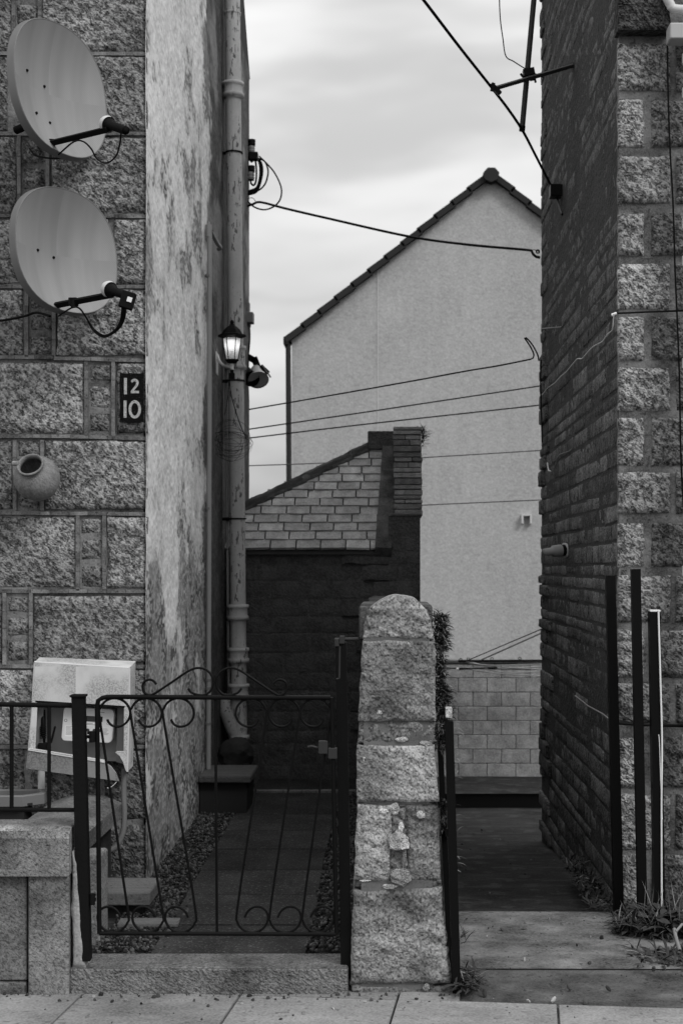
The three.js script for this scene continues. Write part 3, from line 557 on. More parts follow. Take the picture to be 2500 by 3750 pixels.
/* ───────── dividing wall, its end pier ───────── */
const ZP = 5.5;
{
  const G = thing('stone_gate_pier', 'weathered stone pier with a round top and a rubble-filled gap, end of the dividing wall', 'stone pier', at(1470, 3650, ZP));
  const stone = (pts, d, mat, o, name = 'stone') => { // outline corners bl, br, tr, tl in survey
    const c = at((pts[0][0] + pts[2][0]) / 2, (pts[0][1] + pts[2][1]) / 2, ZP), q = pts.map(([x, y]) => { const p = at(x, y, ZP); return [p.x - c.x, p.y - c.y]; });
    const m = mesh(name, stoneGeo(q, d, { cell: 0.010, amp: 0.010, bev: 0.012, bevD: 0.008, wob: 0.005, back: 0.36, tile: 1.0, freq: 24, ...o }), mat, G); return kid(m, c.x - G.position.x, c.y - G.position.y, -ZP - G.position.z); };
  const g = M.pier;
  stone([[1326, 2338], [1590, 2342], [1560, 2186], [1352, 2182]], 0, g[0], { top: 0.05 });
  stone([[1310, 2640], [1592, 2640], [1594, 2350], [1328, 2346]], 0.012, g[1], {});
  stone([[1308, 2722], [1586, 2722], [1590, 2634], [1312, 2634]], -0.004, g[2], { amp: 0.014, freq: 30 });
  stone([[1304, 2936], [1606, 2936], [1588, 2730], [1308, 2728]], 0.008, g[3], { amp: 0.008 });
  stone([[1296, 3222], [1424, 3226], [1438, 2950], [1306, 2946]], 0.006, g[3], { amp: 0.012 });
  stone([[1494, 3228], [1614, 3222], [1606, 2950], [1484, 2950]], -0.004, g[2], { amp: 0.010 });
  stone([[1282, 3604], [1654, 3604], [1616, 3250], [1292, 3262]], 0.014, g[1], { amp: 0.016, freq: 14, bev: 0.02, bevD: 0.02 });
  stone([[1284, 3650], [1660, 3655], [1656, 3612], [1284, 3608]], 0.0, g[2], { amp: 0.006 }, 'mortar_foot');
  const cx0 = at(1322, 0, ZP).x, cx1 = at(1582, 0, ZP).x;
  mesh('core', inG(clean([box(cx0, cx1, -0.02, 0.43, -ZP - 0.36, -ZP - 0.002), box(cx0 + 0.01, cx1 - 0.01, 0.728, 1.42, -ZP - 0.36, -ZP - 0.004), box(cx0, cx1, 0.4302, 0.7278, -ZP - 0.36, -ZP - 0.06)]), G), M.mortarDark, G);
  stone([[1296, 3256], [1600, 3254], [1600, 3226], [1298, 3226]], -0.010, M.mortar, { amp: 0.006, bevD: 0.01 }, 'mortar_bed');
  stone([[1310, 2952], [1560, 2962], [1588, 2940], [1306, 2938]], -0.010, M.mortar, { amp: 0.006, bevD: 0.01 }, 'mortar_bed');
  stone([[1418, 3222], [1500, 3224], [1494, 2954], [1432, 2954]], -0.022, M.pierLump, { amp: 0.022, freq: 26, back: 0.05 }, 'rubble_fill');
  // rubble in the split
  const lump = (x, y, r, mat, sx = 1, sy = 1, out = 0) => { const p = at(x, y, ZP), s = new THREE.IcosahedronGeometry(r, 2), q = s.attributes.position, o = rr(0, 99); for (let i = 0; i < q.count; i++) { const k = 0.55 + 0.9 * fb(o + q.getX(i) / r * 2.2, o + q.getY(i) / r * 2.2 + q.getZ(i) / r * 1.3, 3); q.setXYZ(i, q.getX(i) * k * sx, q.getY(i) * k * sy, q.getZ(i) * k * 0.38); } s.computeVertexNormals(); planarUV(s, 0.4); mesh('mortar_lump', inG(s.translate(p.x, p.y, p.z + out), G), mat, G); };
  for (const [x, y, r, m, sx, sy, o] of [[1462, 3078, 0.038, 'lichen', 1.1, 1.0, 0.006], [1468, 3030, 0.014, 'lichen', 0.8, 1.5, 0.004], [1466, 3210, 0.040, 'pierLump', 1.1, 0.8, 0.010], [1446, 2962, 0.020, 'lichen', 0.9, 1.1, 0.0], [1540, 2984, 0.016, 'lichen', 1, 0.9, 0.0], [1404, 2970, 0.012, 'lichen', 1.6, 0.8, 0.006], [1478, 3150, 0.018, 'pierLump', 0.6, 2.4, -0.014], [1428, 3246, 0.016, 'lichen', 1.8, 0.6, 0], [1390, 2610, 0.012, 'lichen', 1, 1, 0.010], [1335, 2776, 0.012, 'lichen', 1, 1, 0.006], [1470, 2708, 0.016, 'lichen', 1.5, 0.6, 0], [1558, 2726, 0.022, 'pierLump', 1, 0.7, 0], [1494, 2358, 0.007, 'lichen', 1, 1, 0.010], [1560, 3612, 0.014, 'pierLump', 1, 1, 0.012], [1338, 3224, 0.012, 'lichen', 1.8, 0.5, 0.0]]) lump(x, y, r, M[m], sx, sy, o);
}
{ // the wall behind the pier, mostly hidden by it
  const G = thing('dividing_wall', 'low stone wall with flat copes running back from the pier between path and driveway', 'wall', V(0.03, 0, -8));
  mesh('core', inG(box(-0.10, 0.15, -0.6, 1.33, -ZO - 0.02 + 0.06, -5.9), G), M.rubbleMortar, G);
  for (let k = 0; k < 8; k++) { const z1 = -5.92 - k * 0.55; mesh('cope_stone', inG(rbox(-0.125 + rr(-0.01, 0.01), 0.185 + rr(-0.01, 0.01), 1.34, (k > 0 ? 1.44 : 1.488), z1 - 0.53, z1, 0.015), G), M.fillet, G); }
  for (let r = 0; r < 7; r++) for (let k = 0; k < 9; k++) for (const s of [-1, 1]) { const w = 0.46, h = 0.185, m = mesh('wall_stone', stoneGeo(rectQ(w - 0.014, h - 0.014), rr(0.006, 0.018), { cell: 0.08, amp: 0.008, bevD: 0.012 }), M.rubble[1], G); m.rotation.y = s * Math.PI / 2; m.position.set(s < 0 ? -0.13 : 0.12, 0.12 + r * h, 8 - (6.15 + k * w + (r % 2) * 0.18)); }
}

/* ───────── front garden wall, step, plinth ───────── */
{
  const G = thing('garden_wall', 'low dressed granite garden wall with a chamfered cope, carrying the railing', 'wall', V(-1.6, 0, -5.5));
  const xe = at(262, 0, 5.45).x, xp = at(98, 0, 5.45).x;
  { const s = new THREE.Shape(); [[0, 0.465], [0, 0.605], [-0.02, 0.628], [-0.045, 0.640], [-0.19, 0.640], [-0.19, 0.465]].forEach(([x, y], i) => i ? s.lineTo(x, y) : s.moveTo(x, y)); const e = new THREE.ExtrudeGeometry(s, { depth: 1.9, bevelEnabled: true, bevelSize: 0.004, bevelThickness: 0.006, bevelSegments: 2 }); e.rotateY(-Math.PI / 2); e.computeVertexNormals(); planarUV(e, 0.9); e.rotateY(0); 
    e.translate(xe - 0.012, 0, -5.44); mesh('cope', inG(e, G), M.dressed, G); }
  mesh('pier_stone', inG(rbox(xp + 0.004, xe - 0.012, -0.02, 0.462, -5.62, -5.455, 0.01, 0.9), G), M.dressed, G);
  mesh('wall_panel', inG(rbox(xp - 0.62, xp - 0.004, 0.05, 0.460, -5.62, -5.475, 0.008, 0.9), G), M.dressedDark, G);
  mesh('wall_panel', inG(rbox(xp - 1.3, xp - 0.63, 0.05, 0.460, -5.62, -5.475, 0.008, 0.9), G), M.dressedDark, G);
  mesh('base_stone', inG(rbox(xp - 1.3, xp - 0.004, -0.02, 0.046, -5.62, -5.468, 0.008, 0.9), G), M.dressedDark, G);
  { const a = at(258, 3535, 5.45), q = [[0, 0], [0.052, 0], [0.02, 0.40], [0, 0.46]]; const m = mesh('mortar_edge', stoneGeo(q, 0, { cell: 0.012, amp: 0.006, bev: 0.015, bevD: 0.012, wob: 0.012, back: 0.14 }), M.lichenDull, G); kid(m, a.x + 1.6, 0.10, 5.5 - 5.475); }
}
{ const G = thing('threshold_step', 'long granite threshold step under the iron gate', 'step', V(-0.69, 0, -5.58));
  const w = 1.075, g = rbox(-w / 2, w / 2, -0.02, 0.10, -0.11, 0.105, 0.012, 0.9, 3); mesh('granite_step', g, M.stepStone, G); }
{ const G = thing('stone_plinth', 'low granite plinth with a domed sloping cap behind the railing', 'plinth', V(-1.4, 0, -6.3));
  mesh('block', inG(rbox(-1.60, -1.19, 0.05, 0.45, -6.06, -5.9, 0.012, 0.9), G), M.dressed, G);
  mesh('base', inG(box(-1.60, -1.31, 0.05, 0.452, -6.74, -6.062), G), M.mortarDark2, G);
  const g = new THREE.BoxGeometry(0.34, 0.1, 0.85, 14, 2, 20), p = g.attributes.position; for (let i = 0; i < p.count; i++) { if (p.getY(i) > 0) p.setY(i, p.getY(i) + 0.045 * (1 - Math.pow(p.getX(i) / 0.17, 2)) - 0.03 + 0.008 * (fb(p.getX(i) * 8, p.getZ(i) * 8, 2) - 0.5)); } g.computeVertexNormals(); planarUV(g, 0.8); g.translate(-1.43, 0.505, -6.32); mesh('cap', inG(g, G), M.dressedDark, G); }
{ const G = thing('slab_step', 'worn concrete slab step against the house corner inside the gate', 'step', V(-1.2, 0.1, -6.46)); mesh('slab', inG(rbox(-1.34, -1.055, 0.14, 0.20, -6.62, -6.31, 0.008, 1.2), G), M.slabStep, G); mesh('base', inG(box(-1.32, -1.09, 0.06, 0.138, -6.6, -6.35), G), M.dark, G); }
{ const G = thing('plank', 'pale board lying flat on the gravel in front of the slab step', 'board', V(-1.0, 0.1, -6.14)); const g = rbox(-0.16, 0.10, 0, 0.018, -0.05, 0.05, 0.004, 1); mesh('board', g, M.slabStep, G); G.rotation.y = 0.04; }

/* ───────── railing, posts and the scrolled gate ───────── */
{
  const Z = 5.5, G = thing('iron_railing', 'black iron railing with plain bars on the garden wall', 'railing', at(120, 3030, Z));
  mesh('rail', inG(bar(at(-700, 2568, Z), at(275, 2584, Z), 0.0095), G), M.ironRough, G);
  mesh('rail', inG(bar(at(-700, 2962, Z), at(275, 2966, Z), 0.0085), G), M.ironRough, G);
  for (const x of [-640, -505, -370, -232, -95, 44, 181]) mesh('bar', inG(bar(at(x, 2575, Z), at(x, 2965, Z), x === 44 ? 0.008 : 0.0075), G), M.ironRough, G);
}
{
  const Z = 5.5, G = thing('gate_post', 'square black iron post with a flared cap, hanging the scrolled gate', 'gate post', at(310, 3520, Z));
  mesh('shaft', inG(beam(at(289, 2550, Z), at(312, 3515, Z), 0.047, 0.047), G), M.ironRough, G);
  mesh('cap', inG(rbox(...(() => { const a = at(261, 2552, Z), b = at(317, 2543, Z); return [a.x, b.x, a.y, b.y]; })(), -Z - 0.03, -Z + 0.03, 0.003), G), M.ironRough, G);
  for (const y of [2690, 3285]) { mesh('hinge', inG(clean([bar(at(320, y + 8, Z), at(352, y + 8, Z), 0.007), bar(at(338, y - 12, Z - 0.006), at(338, y + 28, Z - 0.006), 0.012), rbox(...(() => { const a = at(322, y - 2, Z), b = at(350, y - 12, Z); return [a.x, b.x, a.y, b.y]; })(), -Z - 0.012, -Z + 0.012, 0.002)]), G), M.ironRough, G); }
}
{
  const Z = 5.54, G = thing('gate_post', 'tall black iron post with a bolt at its head beside the stone pier', 'gate post', at(1262, 3545, Z));
  mesh('shaft', inG(beam(at(1248, 2352, Z), at(1268, 3545, Z), 0.042, 0.042), G), M.iron, G);
  mesh('bolt', inG(clean([bar(at(1226, 2342, Z), at(1312, 2340, Z), 0.007), rbox(...(() => { const a = at(1244, 2356, Z), b = at(1262, 2328, Z); return [a.x, b.x, a.y, b.y]; })(), -Z - 0.014, -Z + 0.03, 0.002), rbox(...(() => { const a = at(1226, 2366, Z), b = at(1242, 2338, Z); return [a.x, b.x, a.y, b.y]; })(), -Z - 0.014, -Z + 0.03, 0.002)]), G), M.bolt, G);
  mesh('drop_rod', inG(tube([at(1244, 2366, Z - 0.02), at(1243, 2430, Z - 0.02), at(1242, 2484, Z - 0.02), at(1231, 2487, Z - 0.02)], 0.004, false, 20, 5, 0.1), G), M.bolt, G);
}
{
  const Z = 5.5, G = thing('scrolled_gate', 'black wrought iron garden gate with scrolls top and bottom', 'gate', at(795, 3420, Z));
  const A = (x, y, dz = 0) => at(x, y, Z + dz);
  // frame: two stiles and two rails with a bent top corner
  mesh('frame', inG(clean([
    tube([A(365, 3418), A(363, 3200), A(360, 2900), A(357, 2640), A(357, 2585), A(362, 2563), A(385, 2553), A(440, 2552), A(800, 2554), A(1210, 2555)], 0.0092, false, 90, 8, 0.25),
    bar(A(365, 3418), A(1230, 3421), 0.0085), bar(A(1214, 2555), A(1232, 3421), 0.0085)]), G), M.iron, G);
  // each rod: bottom scroll, splayed rod, top scroll; mirrored on the right
  const rod = (side, xt, xb, ct, cb, rT, rB) => {
    const P = [], s = side; // s=+1: left group (rod rises on the left of its top scroll)
    const spiral = (cx, cy, r, a0, turns, flip) => { const n = 20, out = []; for (let k = 0; k <= n; k++) { const t = k / n, a = a0 + flip * t * turns * 2 * Math.PI, q = r * (1 - 0.50 * ss(0.5, 1.0, t)); const dy = r * 0.20 * ss(0.5, 1, t); out.push([cx + Math.cos(a) * q, cy - Math.sin(a) * q + dy]); } return out; };
    const top = spiral(ct[0], ct[1], rT, s > 0 ? Math.PI : 0, 0.95, s > 0 ? -1 : 1);
    const bot = spiral(cb[0], cb[1], rB, s > 0 ? 0 : Math.PI, 0.95, s > 0 ? -1 : 1).map(([x, y], k) => [x, y]);
    // bottom scroll turns downwards first
    const bo = bot.map(([x, y]) => [x, y]);
    for (let k = bo.length - 1; k >= 0; k--) P.push(bo[k]);
    for (let k = 1; k < 6; k++) P.push([xb + (xt - xb) * k / 6, cb[1] + (ct[1] - cb[1]) * k / 6]);
    for (const q of top) P.push(q);
    mesh('scroll_rod', inG(tube(P.map(([x, y]) => A(x, y, 0.004)), 0.0052, false, 150, 6), G), M.iron, G);
  };
  const cyT = 2614, cyB = 3357;
  for (const [xt, xb, ctx, cbx] of [[364, 472, 421, 415], [479, 599, 536, 542], [596, 722, 654, 662]]) rod(1, xt, xb, [ctx, cyT], [cbx, cyB], 57, 57);
  for (const [xt, xb, ctx, cbx] of [[978, 864, 920, 924], [1098, 985, 1041, 1045], [1210, 1105, 1156, 1165]]) rod(-1, xt, xb, [ctx, cyT], [cbx, cyB], 57, 58);
  mesh('straight_rod', inG(bar(A(789, 2556, 0.004), A(795, 3418, 0.004), 0.0055), G), M.iron, G);
  const crest = [[574, 2506], [562, 2493], [546, 2489], [529, 2497], [523, 2514], [528, 2534], [545, 2545], [566, 2540], [630, 2498], [690, 2458], [727, 2446], [760, 2456], [781, 2487], [776, 2522], [755, 2543], [728, 2545], [702, 2536], [690, 2521]];
  for (const s of [1, -1]) mesh('crest_scroll', inG(tube(crest.map(([x, y]) => A(s > 0 ? x : 2 * 787 - x, y)), 0.0052, false, 120, 6), G), M.iron, G);
  mesh('latch', inG(clean([tube([A(1127, 2736), A(1140, 2733), A(1165, 2738), A(1190, 2737)], 0.005, false, 12, 6), rbox(...(() => { const a = A(1166, 2760), b = A(1200, 2712); return [a.x, b.x, a.y, b.y]; })(), -Z - 0.012, -Z + 0.012, 0.003), rbox(...(() => { const a = A(1202, 2778), b = A(1234, 2738); return [a.x, b.x, a.y, b.y]; })(), -Z - 0.016, -Z + 0.014, 0.003)]), G), M.bolt, G);
}
{
  const Z = 5.5, G = thing('open_metal_gate', 'black metal gate swung back beside the pier, seen on edge', 'gate', at(1668, 3640, Z));
  mesh('hinge_stile', inG(beam(at(1643, 2640, Z), at(1671, 3640, Z), 0.032, 0.05), G), M.iron, G);
  mesh('stile', inG(beam(at(1609, 2690, Z + 0.15), at(1650, 3600, Z + 0.15), 0.022, 0.04), G), M.iron, G);
  for (const y of [2700, 3050, 3450]) mesh('rail', inG(beam(at(1640, y, Z), at(1610, y, Z + 1.0), 0.02, 0.03), G), M.iron, G);
  mesh('bracket', inG(rbox(...(() => { const a = at(1630, 2628, Z), b = at(1654, 2590, Z); return [a.x, b.x, a.y, b.y]; })(), -Z - 0.03, -Z + 0.02, 0.003), G), M.lichen, G);
}
// three black posts leaning at the right house
for (const [x0, y0, x1, y1, w, Z, label, pale] of [
  [2232, 2108, 2264, 3345, 0.045, 6.75, 'black metal post at the house corner, leaning on the rubble side wall'],
  [2325, 2084, 2350, 3345, 0.042, 6.62, 'tallest black metal post, standing between the other two before the quoins'],
  [2393, 2238, 2412, 3352, 0.050, 6.6, 'shortest black post with a white cable down its side', 1]]) {
  const G = thing('metal_post', label, 'post', at(x1, y1, Z), 'black posts in front of the right house');
  mesh('shaft', inG(beam(at(x0, y0, Z), at(x1, y1 + 20, Z), w, w), G), M.iron, G);
  if (pale) { mesh('top_cap', inG(rbox(...(() => { const a = at(2375, 2240, Z), b = at(2413, 2233, Z); return [a.x, b.x, a.y, b.y]; })(), -Z - 0.026, -Z + 0.026, 0.002), G), M.whiteCable, G);
    mesh('white_cable', inG(tube([at(2409, 2236, Z - 0.03), at(2416, 2480, Z - 0.03), at(2422, 2720, Z - 0.03), at(2420, 2960, Z - 0.03), at(2421, 3360, Z - 0.03)], 0.0045, false, 40, 6), G), M.whiteCable, G);
    mesh('white_cable', inG(tube([at(2410, 2690, Z - 0.04), at(2413, 2728, Z - 0.04), at(2417, 2860, Z - 0.03), at(2423, 3000, Z - 0.03)], 0.002, false, 30, 5), G), M.whiteCable, G); }
}

/* ───────── helpers for fittings ───────── */
function quadSlab(a, b, c, d, t) { // four corners (counter-clockwise seen from outside) and a thickness behind them
  const n = b.clone().sub(a).cross(d.clone().sub(a)).normalize().multiplyScalar(-t), f = [a, b, c, d], k = f.map((v) => v.clone().add(n)), P = [], U = [];
  const put = (p, q, r, s) => { const w = p.distanceTo(q), h = p.distanceTo(s); P.push(...p.toArray(), ...q.toArray(), ...r.toArray(), ...p.toArray(), ...r.toArray(), ...s.toArray()); U.push(0, 0, w * 2, 0, w * 2, h * 2, 0, 0, w * 2, h * 2, 0, h * 2); };
  put(...f); put(k[1], k[0], k[3], k[2]); for (let i = 0; i < 4; i++) { const j = (i + 1) % 4; put(f[j], f[i], k[i], k[j]); }
  const g = new THREE.BufferGeometry(); g.setAttribute('position', new THREE.Float32BufferAttribute(P, 3)); g.setAttribute('uv', new THREE.Float32BufferAttribute(U, 2)); g.computeVertexNormals(); return g;
}
function plate(pts, Z, t, tile = 0.5) { const s = new THREE.Shape(); pts.forEach(([x, y], i) => { const p = at(x, y, Z); i ? s.lineTo(p.x, p.y) : s.moveTo(p.x, p.y); }); const g = new THREE.ExtrudeGeometry(s, { depth: t, bevelEnabled: true, bevelSize: 0.0015, bevelThickness: 0.0015, bevelSegments: 1 }); planarUV(g, tile); g.translate(0, 0, -Z - t); return g; }
const atWall = (px, py, off = 0.05) => at(px, py, F * (XR - off) / (px - CX));   // a point on the right house's side wall

/* ───────── satellite dishes ───────── */
function dish(label, c, yaw, pitch, a, b, holes, arm, lnb, extra) {
  const G = thing('satellite_dish', label, 'satellite dish', c, 'satellite dishes on the left house'); 
  const D = new THREE.Group(), R = new THREE.Quaternion().setFromEuler(new THREE.Euler(pitch, yaw, 0, 'YXZ'));
  const P = [], U = [], I = [], nr = 18, ns = 56, depth = 0.085, sq = 2.35;
  const rim = (th) => { const k = Math.pow(Math.pow(Math.abs(Math.cos(th)), sq) + Math.pow(Math.abs(Math.sin(th)), sq), -1 / sq); return [a * k * Math.cos(th), b * k * Math.sin(th) * (Math.sin(th) < 0 ? 0.98 : 1) ]; };
  for (let r = 0; r <= nr; r++) for (let s = 0; s <= ns; s++) { const th = s / ns * 2 * Math.PI, [x, y] = rim(th), q = r / nr; P.push(x * q, y * q, depth * (q * q - 1)); U.push(x * q / 0.5, y * q / 0.5); }
  const id = (r, s) => r * (ns + 1) + s; for (let r = 0; r < nr; r++) for (let s = 0; s < ns; s++) I.push(id(r, s), id(r + 1, s), id(r + 1, s + 1), id(r, s), id(r + 1, s + 1), id(r, s + 1));
  const bowl = new THREE.BufferGeometry(); bowl.setAttribute('position', new THREE.Float32BufferAttribute(P, 3)); bowl.setAttribute('uv', new THREE.Float32BufferAttribute(U, 2)); bowl.setIndex(I); bowl.computeVertexNormals();
  const back = bowl.clone(); back.translate(0, 0, -0.006); { const ix = back.index.array; for (let i = 0; i < ix.length; i += 3) { const t = ix[i]; ix[i] = ix[i + 2]; ix[i + 2] = t; } back.computeVertexNormals(); }
  const lp = [], li = [], lu = []; for (let s = 0; s <= ns; s++) { const [x, y] = rim(s / ns * 2 * Math.PI); [[1, 0], [1.012, 0.004], [1.022, -0.002], [1.035, -0.040]].forEach(([k, z]) => { lp.push(x * k, y * k, z); lu.push(s / 8, k); }); } for (let s = 0; s < ns; s++) for (let k = 0; k < 3; k++) { const i = s * 4 + k; li.push(i, i + 1, i + 5, i, i + 5, i + 4); }
  const lip = new THREE.BufferGeometry(); lip.setAttribute('position', new THREE.Float32BufferAttribute(lp, 3)); lip.setAttribute('uv', new THREE.Float32BufferAttribute(lu, 2)); lip.setIndex(li); lip.computeVertexNormals();
  const add = (n, g, m) => mesh(n, g.applyQuaternion(R), m, G);
  add('reflector', bowl, M.dish); add('back', back, M.dishBack); add('rim', lip, M.dishRim);
  for (const [x, y] of holes) { const q2 = (x / a) ** 2 + (y / b) ** 2; add('bolt', new THREE.SphereGeometry(0.007, 8, 6).translate(x, y, depth * (q2 - 1) + 0.002), M.iron); }
  add('mount', clean([bar(V(0, -0.1, -0.12), V(-0.02, -0.12, -0.30), 0.02), rbox(-0.05, 0.05, -0.2, 0, -0.15, -0.10, 0.01)]), M.ironRough);
  mesh('feed_arm', inG(clean([beam(arm[0], arm[1], 0.024, 0.02), rbox(-0.02, 0.02, -0.018, 0.018, -0.02, 0.02, 0.004).translate(...arm[0].clone().lerp(arm[1], arm[2]).toArray())]), G), M.ironRough, G);
  const L = lnb[1].clone().sub(lnb[0]), q = new THREE.Quaternion().setFromUnitVectors(V(0, 1, 0), L.clone().normalize());
  const prof = lathe([[0, 0], [0.022, 0], [0.034, 0.005], [0.038, 0.018], [0.036, 0.036]], 20).applyQuaternion(q).translate(...lnb[0].toArray());
  mesh('feed_cap', inG(prof, G), M.plastic, G);
  mesh('feed_horn', inG(lathe([[0.031, 0.028], [0.029, 0.045], [0.02, 0.06], [0.019, L.length()], [0, L.length()]], 18).applyQuaternion(q).translate(...lnb[0].toArray()), G), M.ironRough, G);
  extra(G);
  return G;
}
dish('larger satellite dish with four bolts, mounted above the other dish', at(228, 328, 6.66), 1.00, -0.10, 0.288, 0.316, [[-0.19, 0.04], [-0.06, 0.01], [-0.15, -0.15], [-0.06, -0.17]].map(([x, y]) => [x + 0.03, y + 0.02]),
  [at(172, 528, 6.62), at(395, 474, 6.36), 0.04], [at(385, 452, 6.40), at(462, 478, 6.28)], (G) => {
    mesh('bracket', inG(rbox(-0.03, 0.03, -0.02, 0.02, -0.02, 0.02, 0.004).translate(...at(180, 528, 6.61).toArray()), G), M.ironRough, G);
    mesh('cable', inG(tube([at(445, 480, 6.34), at(440, 525, 6.4), at(425, 572, 6.5), at(390, 597, 6.6), at(355, 580, 6.68), at(335, 545, 6.62), at(305, 518, 6.48), at(270, 520, 6.5), at(215, 566, 6.62)], 0.004, false, 70, 6), G), M.cable, G);
    mesh('cable', inG(tube([at(110, 545, 6.86), at(135, 570, 6.8), at(200, 580, 6.72), at(260, 572, 6.74), at(320, 545, 6.86)], 0.0045, false, 40, 6), G), M.cable, G); });
dish('rounder satellite dish with two bolts and a labelled feed box, mounted below the other dish', at(250, 920, 6.66), 0.88, -0.08, 0.288, 0.292, [[-0.12, 0.0], [-0.02, -0.015]],
  [at(185, 1122, 6.62), at(415, 1078, 6.34), 0.38], [at(390, 1056, 6.38), at(462, 1082, 6.28)], (G) => {
    const p = at(468, 1100, 6.27), b = rbox(-0.03, 0.03, -0.038, 0.038, -0.02, 0.02, 0.006); b.rotateZ(-0.3); mesh('feed_box', inG(b.translate(p.x, p.y, p.z), G), M.ironRough, G);
    const l = rbox(-0.011, 0.011, -0.011, 0.011, 0, 0.002, 0.0008); l.rotateZ(-0.3); mesh('feed_label', inG(l.translate(...at(475, 1097, 6.248).toArray()), G), M.whiteCable, G);
    for (let k = 0; k < 3; k++) mesh('cable', inG(tube([at(448 + k * 7, 1128, 6.27), at(443 + k * 6, 1170, 6.32), at(424 + k * 5, 1206, 6.45), at(385, 1228 + k * 3, 6.6), at(345, 1205 + k * 4, 6.66), at(315, 1160, 6.6), at(290, 1128, 6.5), at(262, 1128, 6.5), at(215, 1158, 6.66)], 0.004, false, 70, 6), G), M.cable, G);
    mesh('cable', inG(tube([at(-60, 1180, 6.96), at(20, 1172, 6.95), at(90, 1158, 6.94), at(135, 1145, 6.9), at(185, 1158, 6.7)], 0.006, false, 40, 6), G), M.cable, G);
    mesh('clamp', inG(bar(at(271, 1092, 6.5), at(271, 1126, 6.5), 0.014), G), M.ironRough, G); });

/* ───────── sparrow pot ───────── */
{ const G = thing('clay_pot', 'round clay pot fixed to the wall with its mouth tipped outward', 'clay pot', at(137, 1752, 6.88));
  const q = new THREE.Quaternion().setFromUnitVectors(V(0, 1, 0), V(-0.10, 0.56, 0.83).normalize());
  const body = lathe([[0.0, -0.10], [0.045, -0.098], [0.085, -0.07], [0.108, -0.025], [0.112, 0.012], [0.100, 0.05], [0.075, 0.078], [0.062, 0.086], [0.060, 0.098], [0.066, 0.106], [0.064, 0.112], [0.056, 0.112], [0.052, 0.10], [0.056, 0.08], [0.09, 0.04], [0.09, -0.03], [0.04, -0.08], [0, -0.085]], 40);
  { const p = body.attributes.position; for (let i = 0; i < p.count; i++) { const k = 1 + 0.03 * (fb(p.getX(i) * 22, p.getY(i) * 22 + p.getZ(i) * 17, 3) - 0.5); p.setXYZ(i, p.getX(i) * k, p.getY(i), p.getZ(i) * k); } body.computeVertexNormals(); const uv = body.attributes.uv; for (let i = 0; i < uv.count; i++) uv.setXY(i, uv.getX(i) * 1.4, uv.getY(i) * 0.9); }
  mesh('body', body.applyQuaternion(q), M.clay, G);
  mesh('handle', inG(rbox(-0.018, 0.018, -0.012, 0.012, -0.012, 0.012, 0.009).translate(...at(58, 1697, 6.80).toArray()), G), M.clay, G);
  mesh('wall_fixing', bar(V(0, -0.02, -0.05), V(0, -0.01, -0.12), 0.03), M.clay, G); }

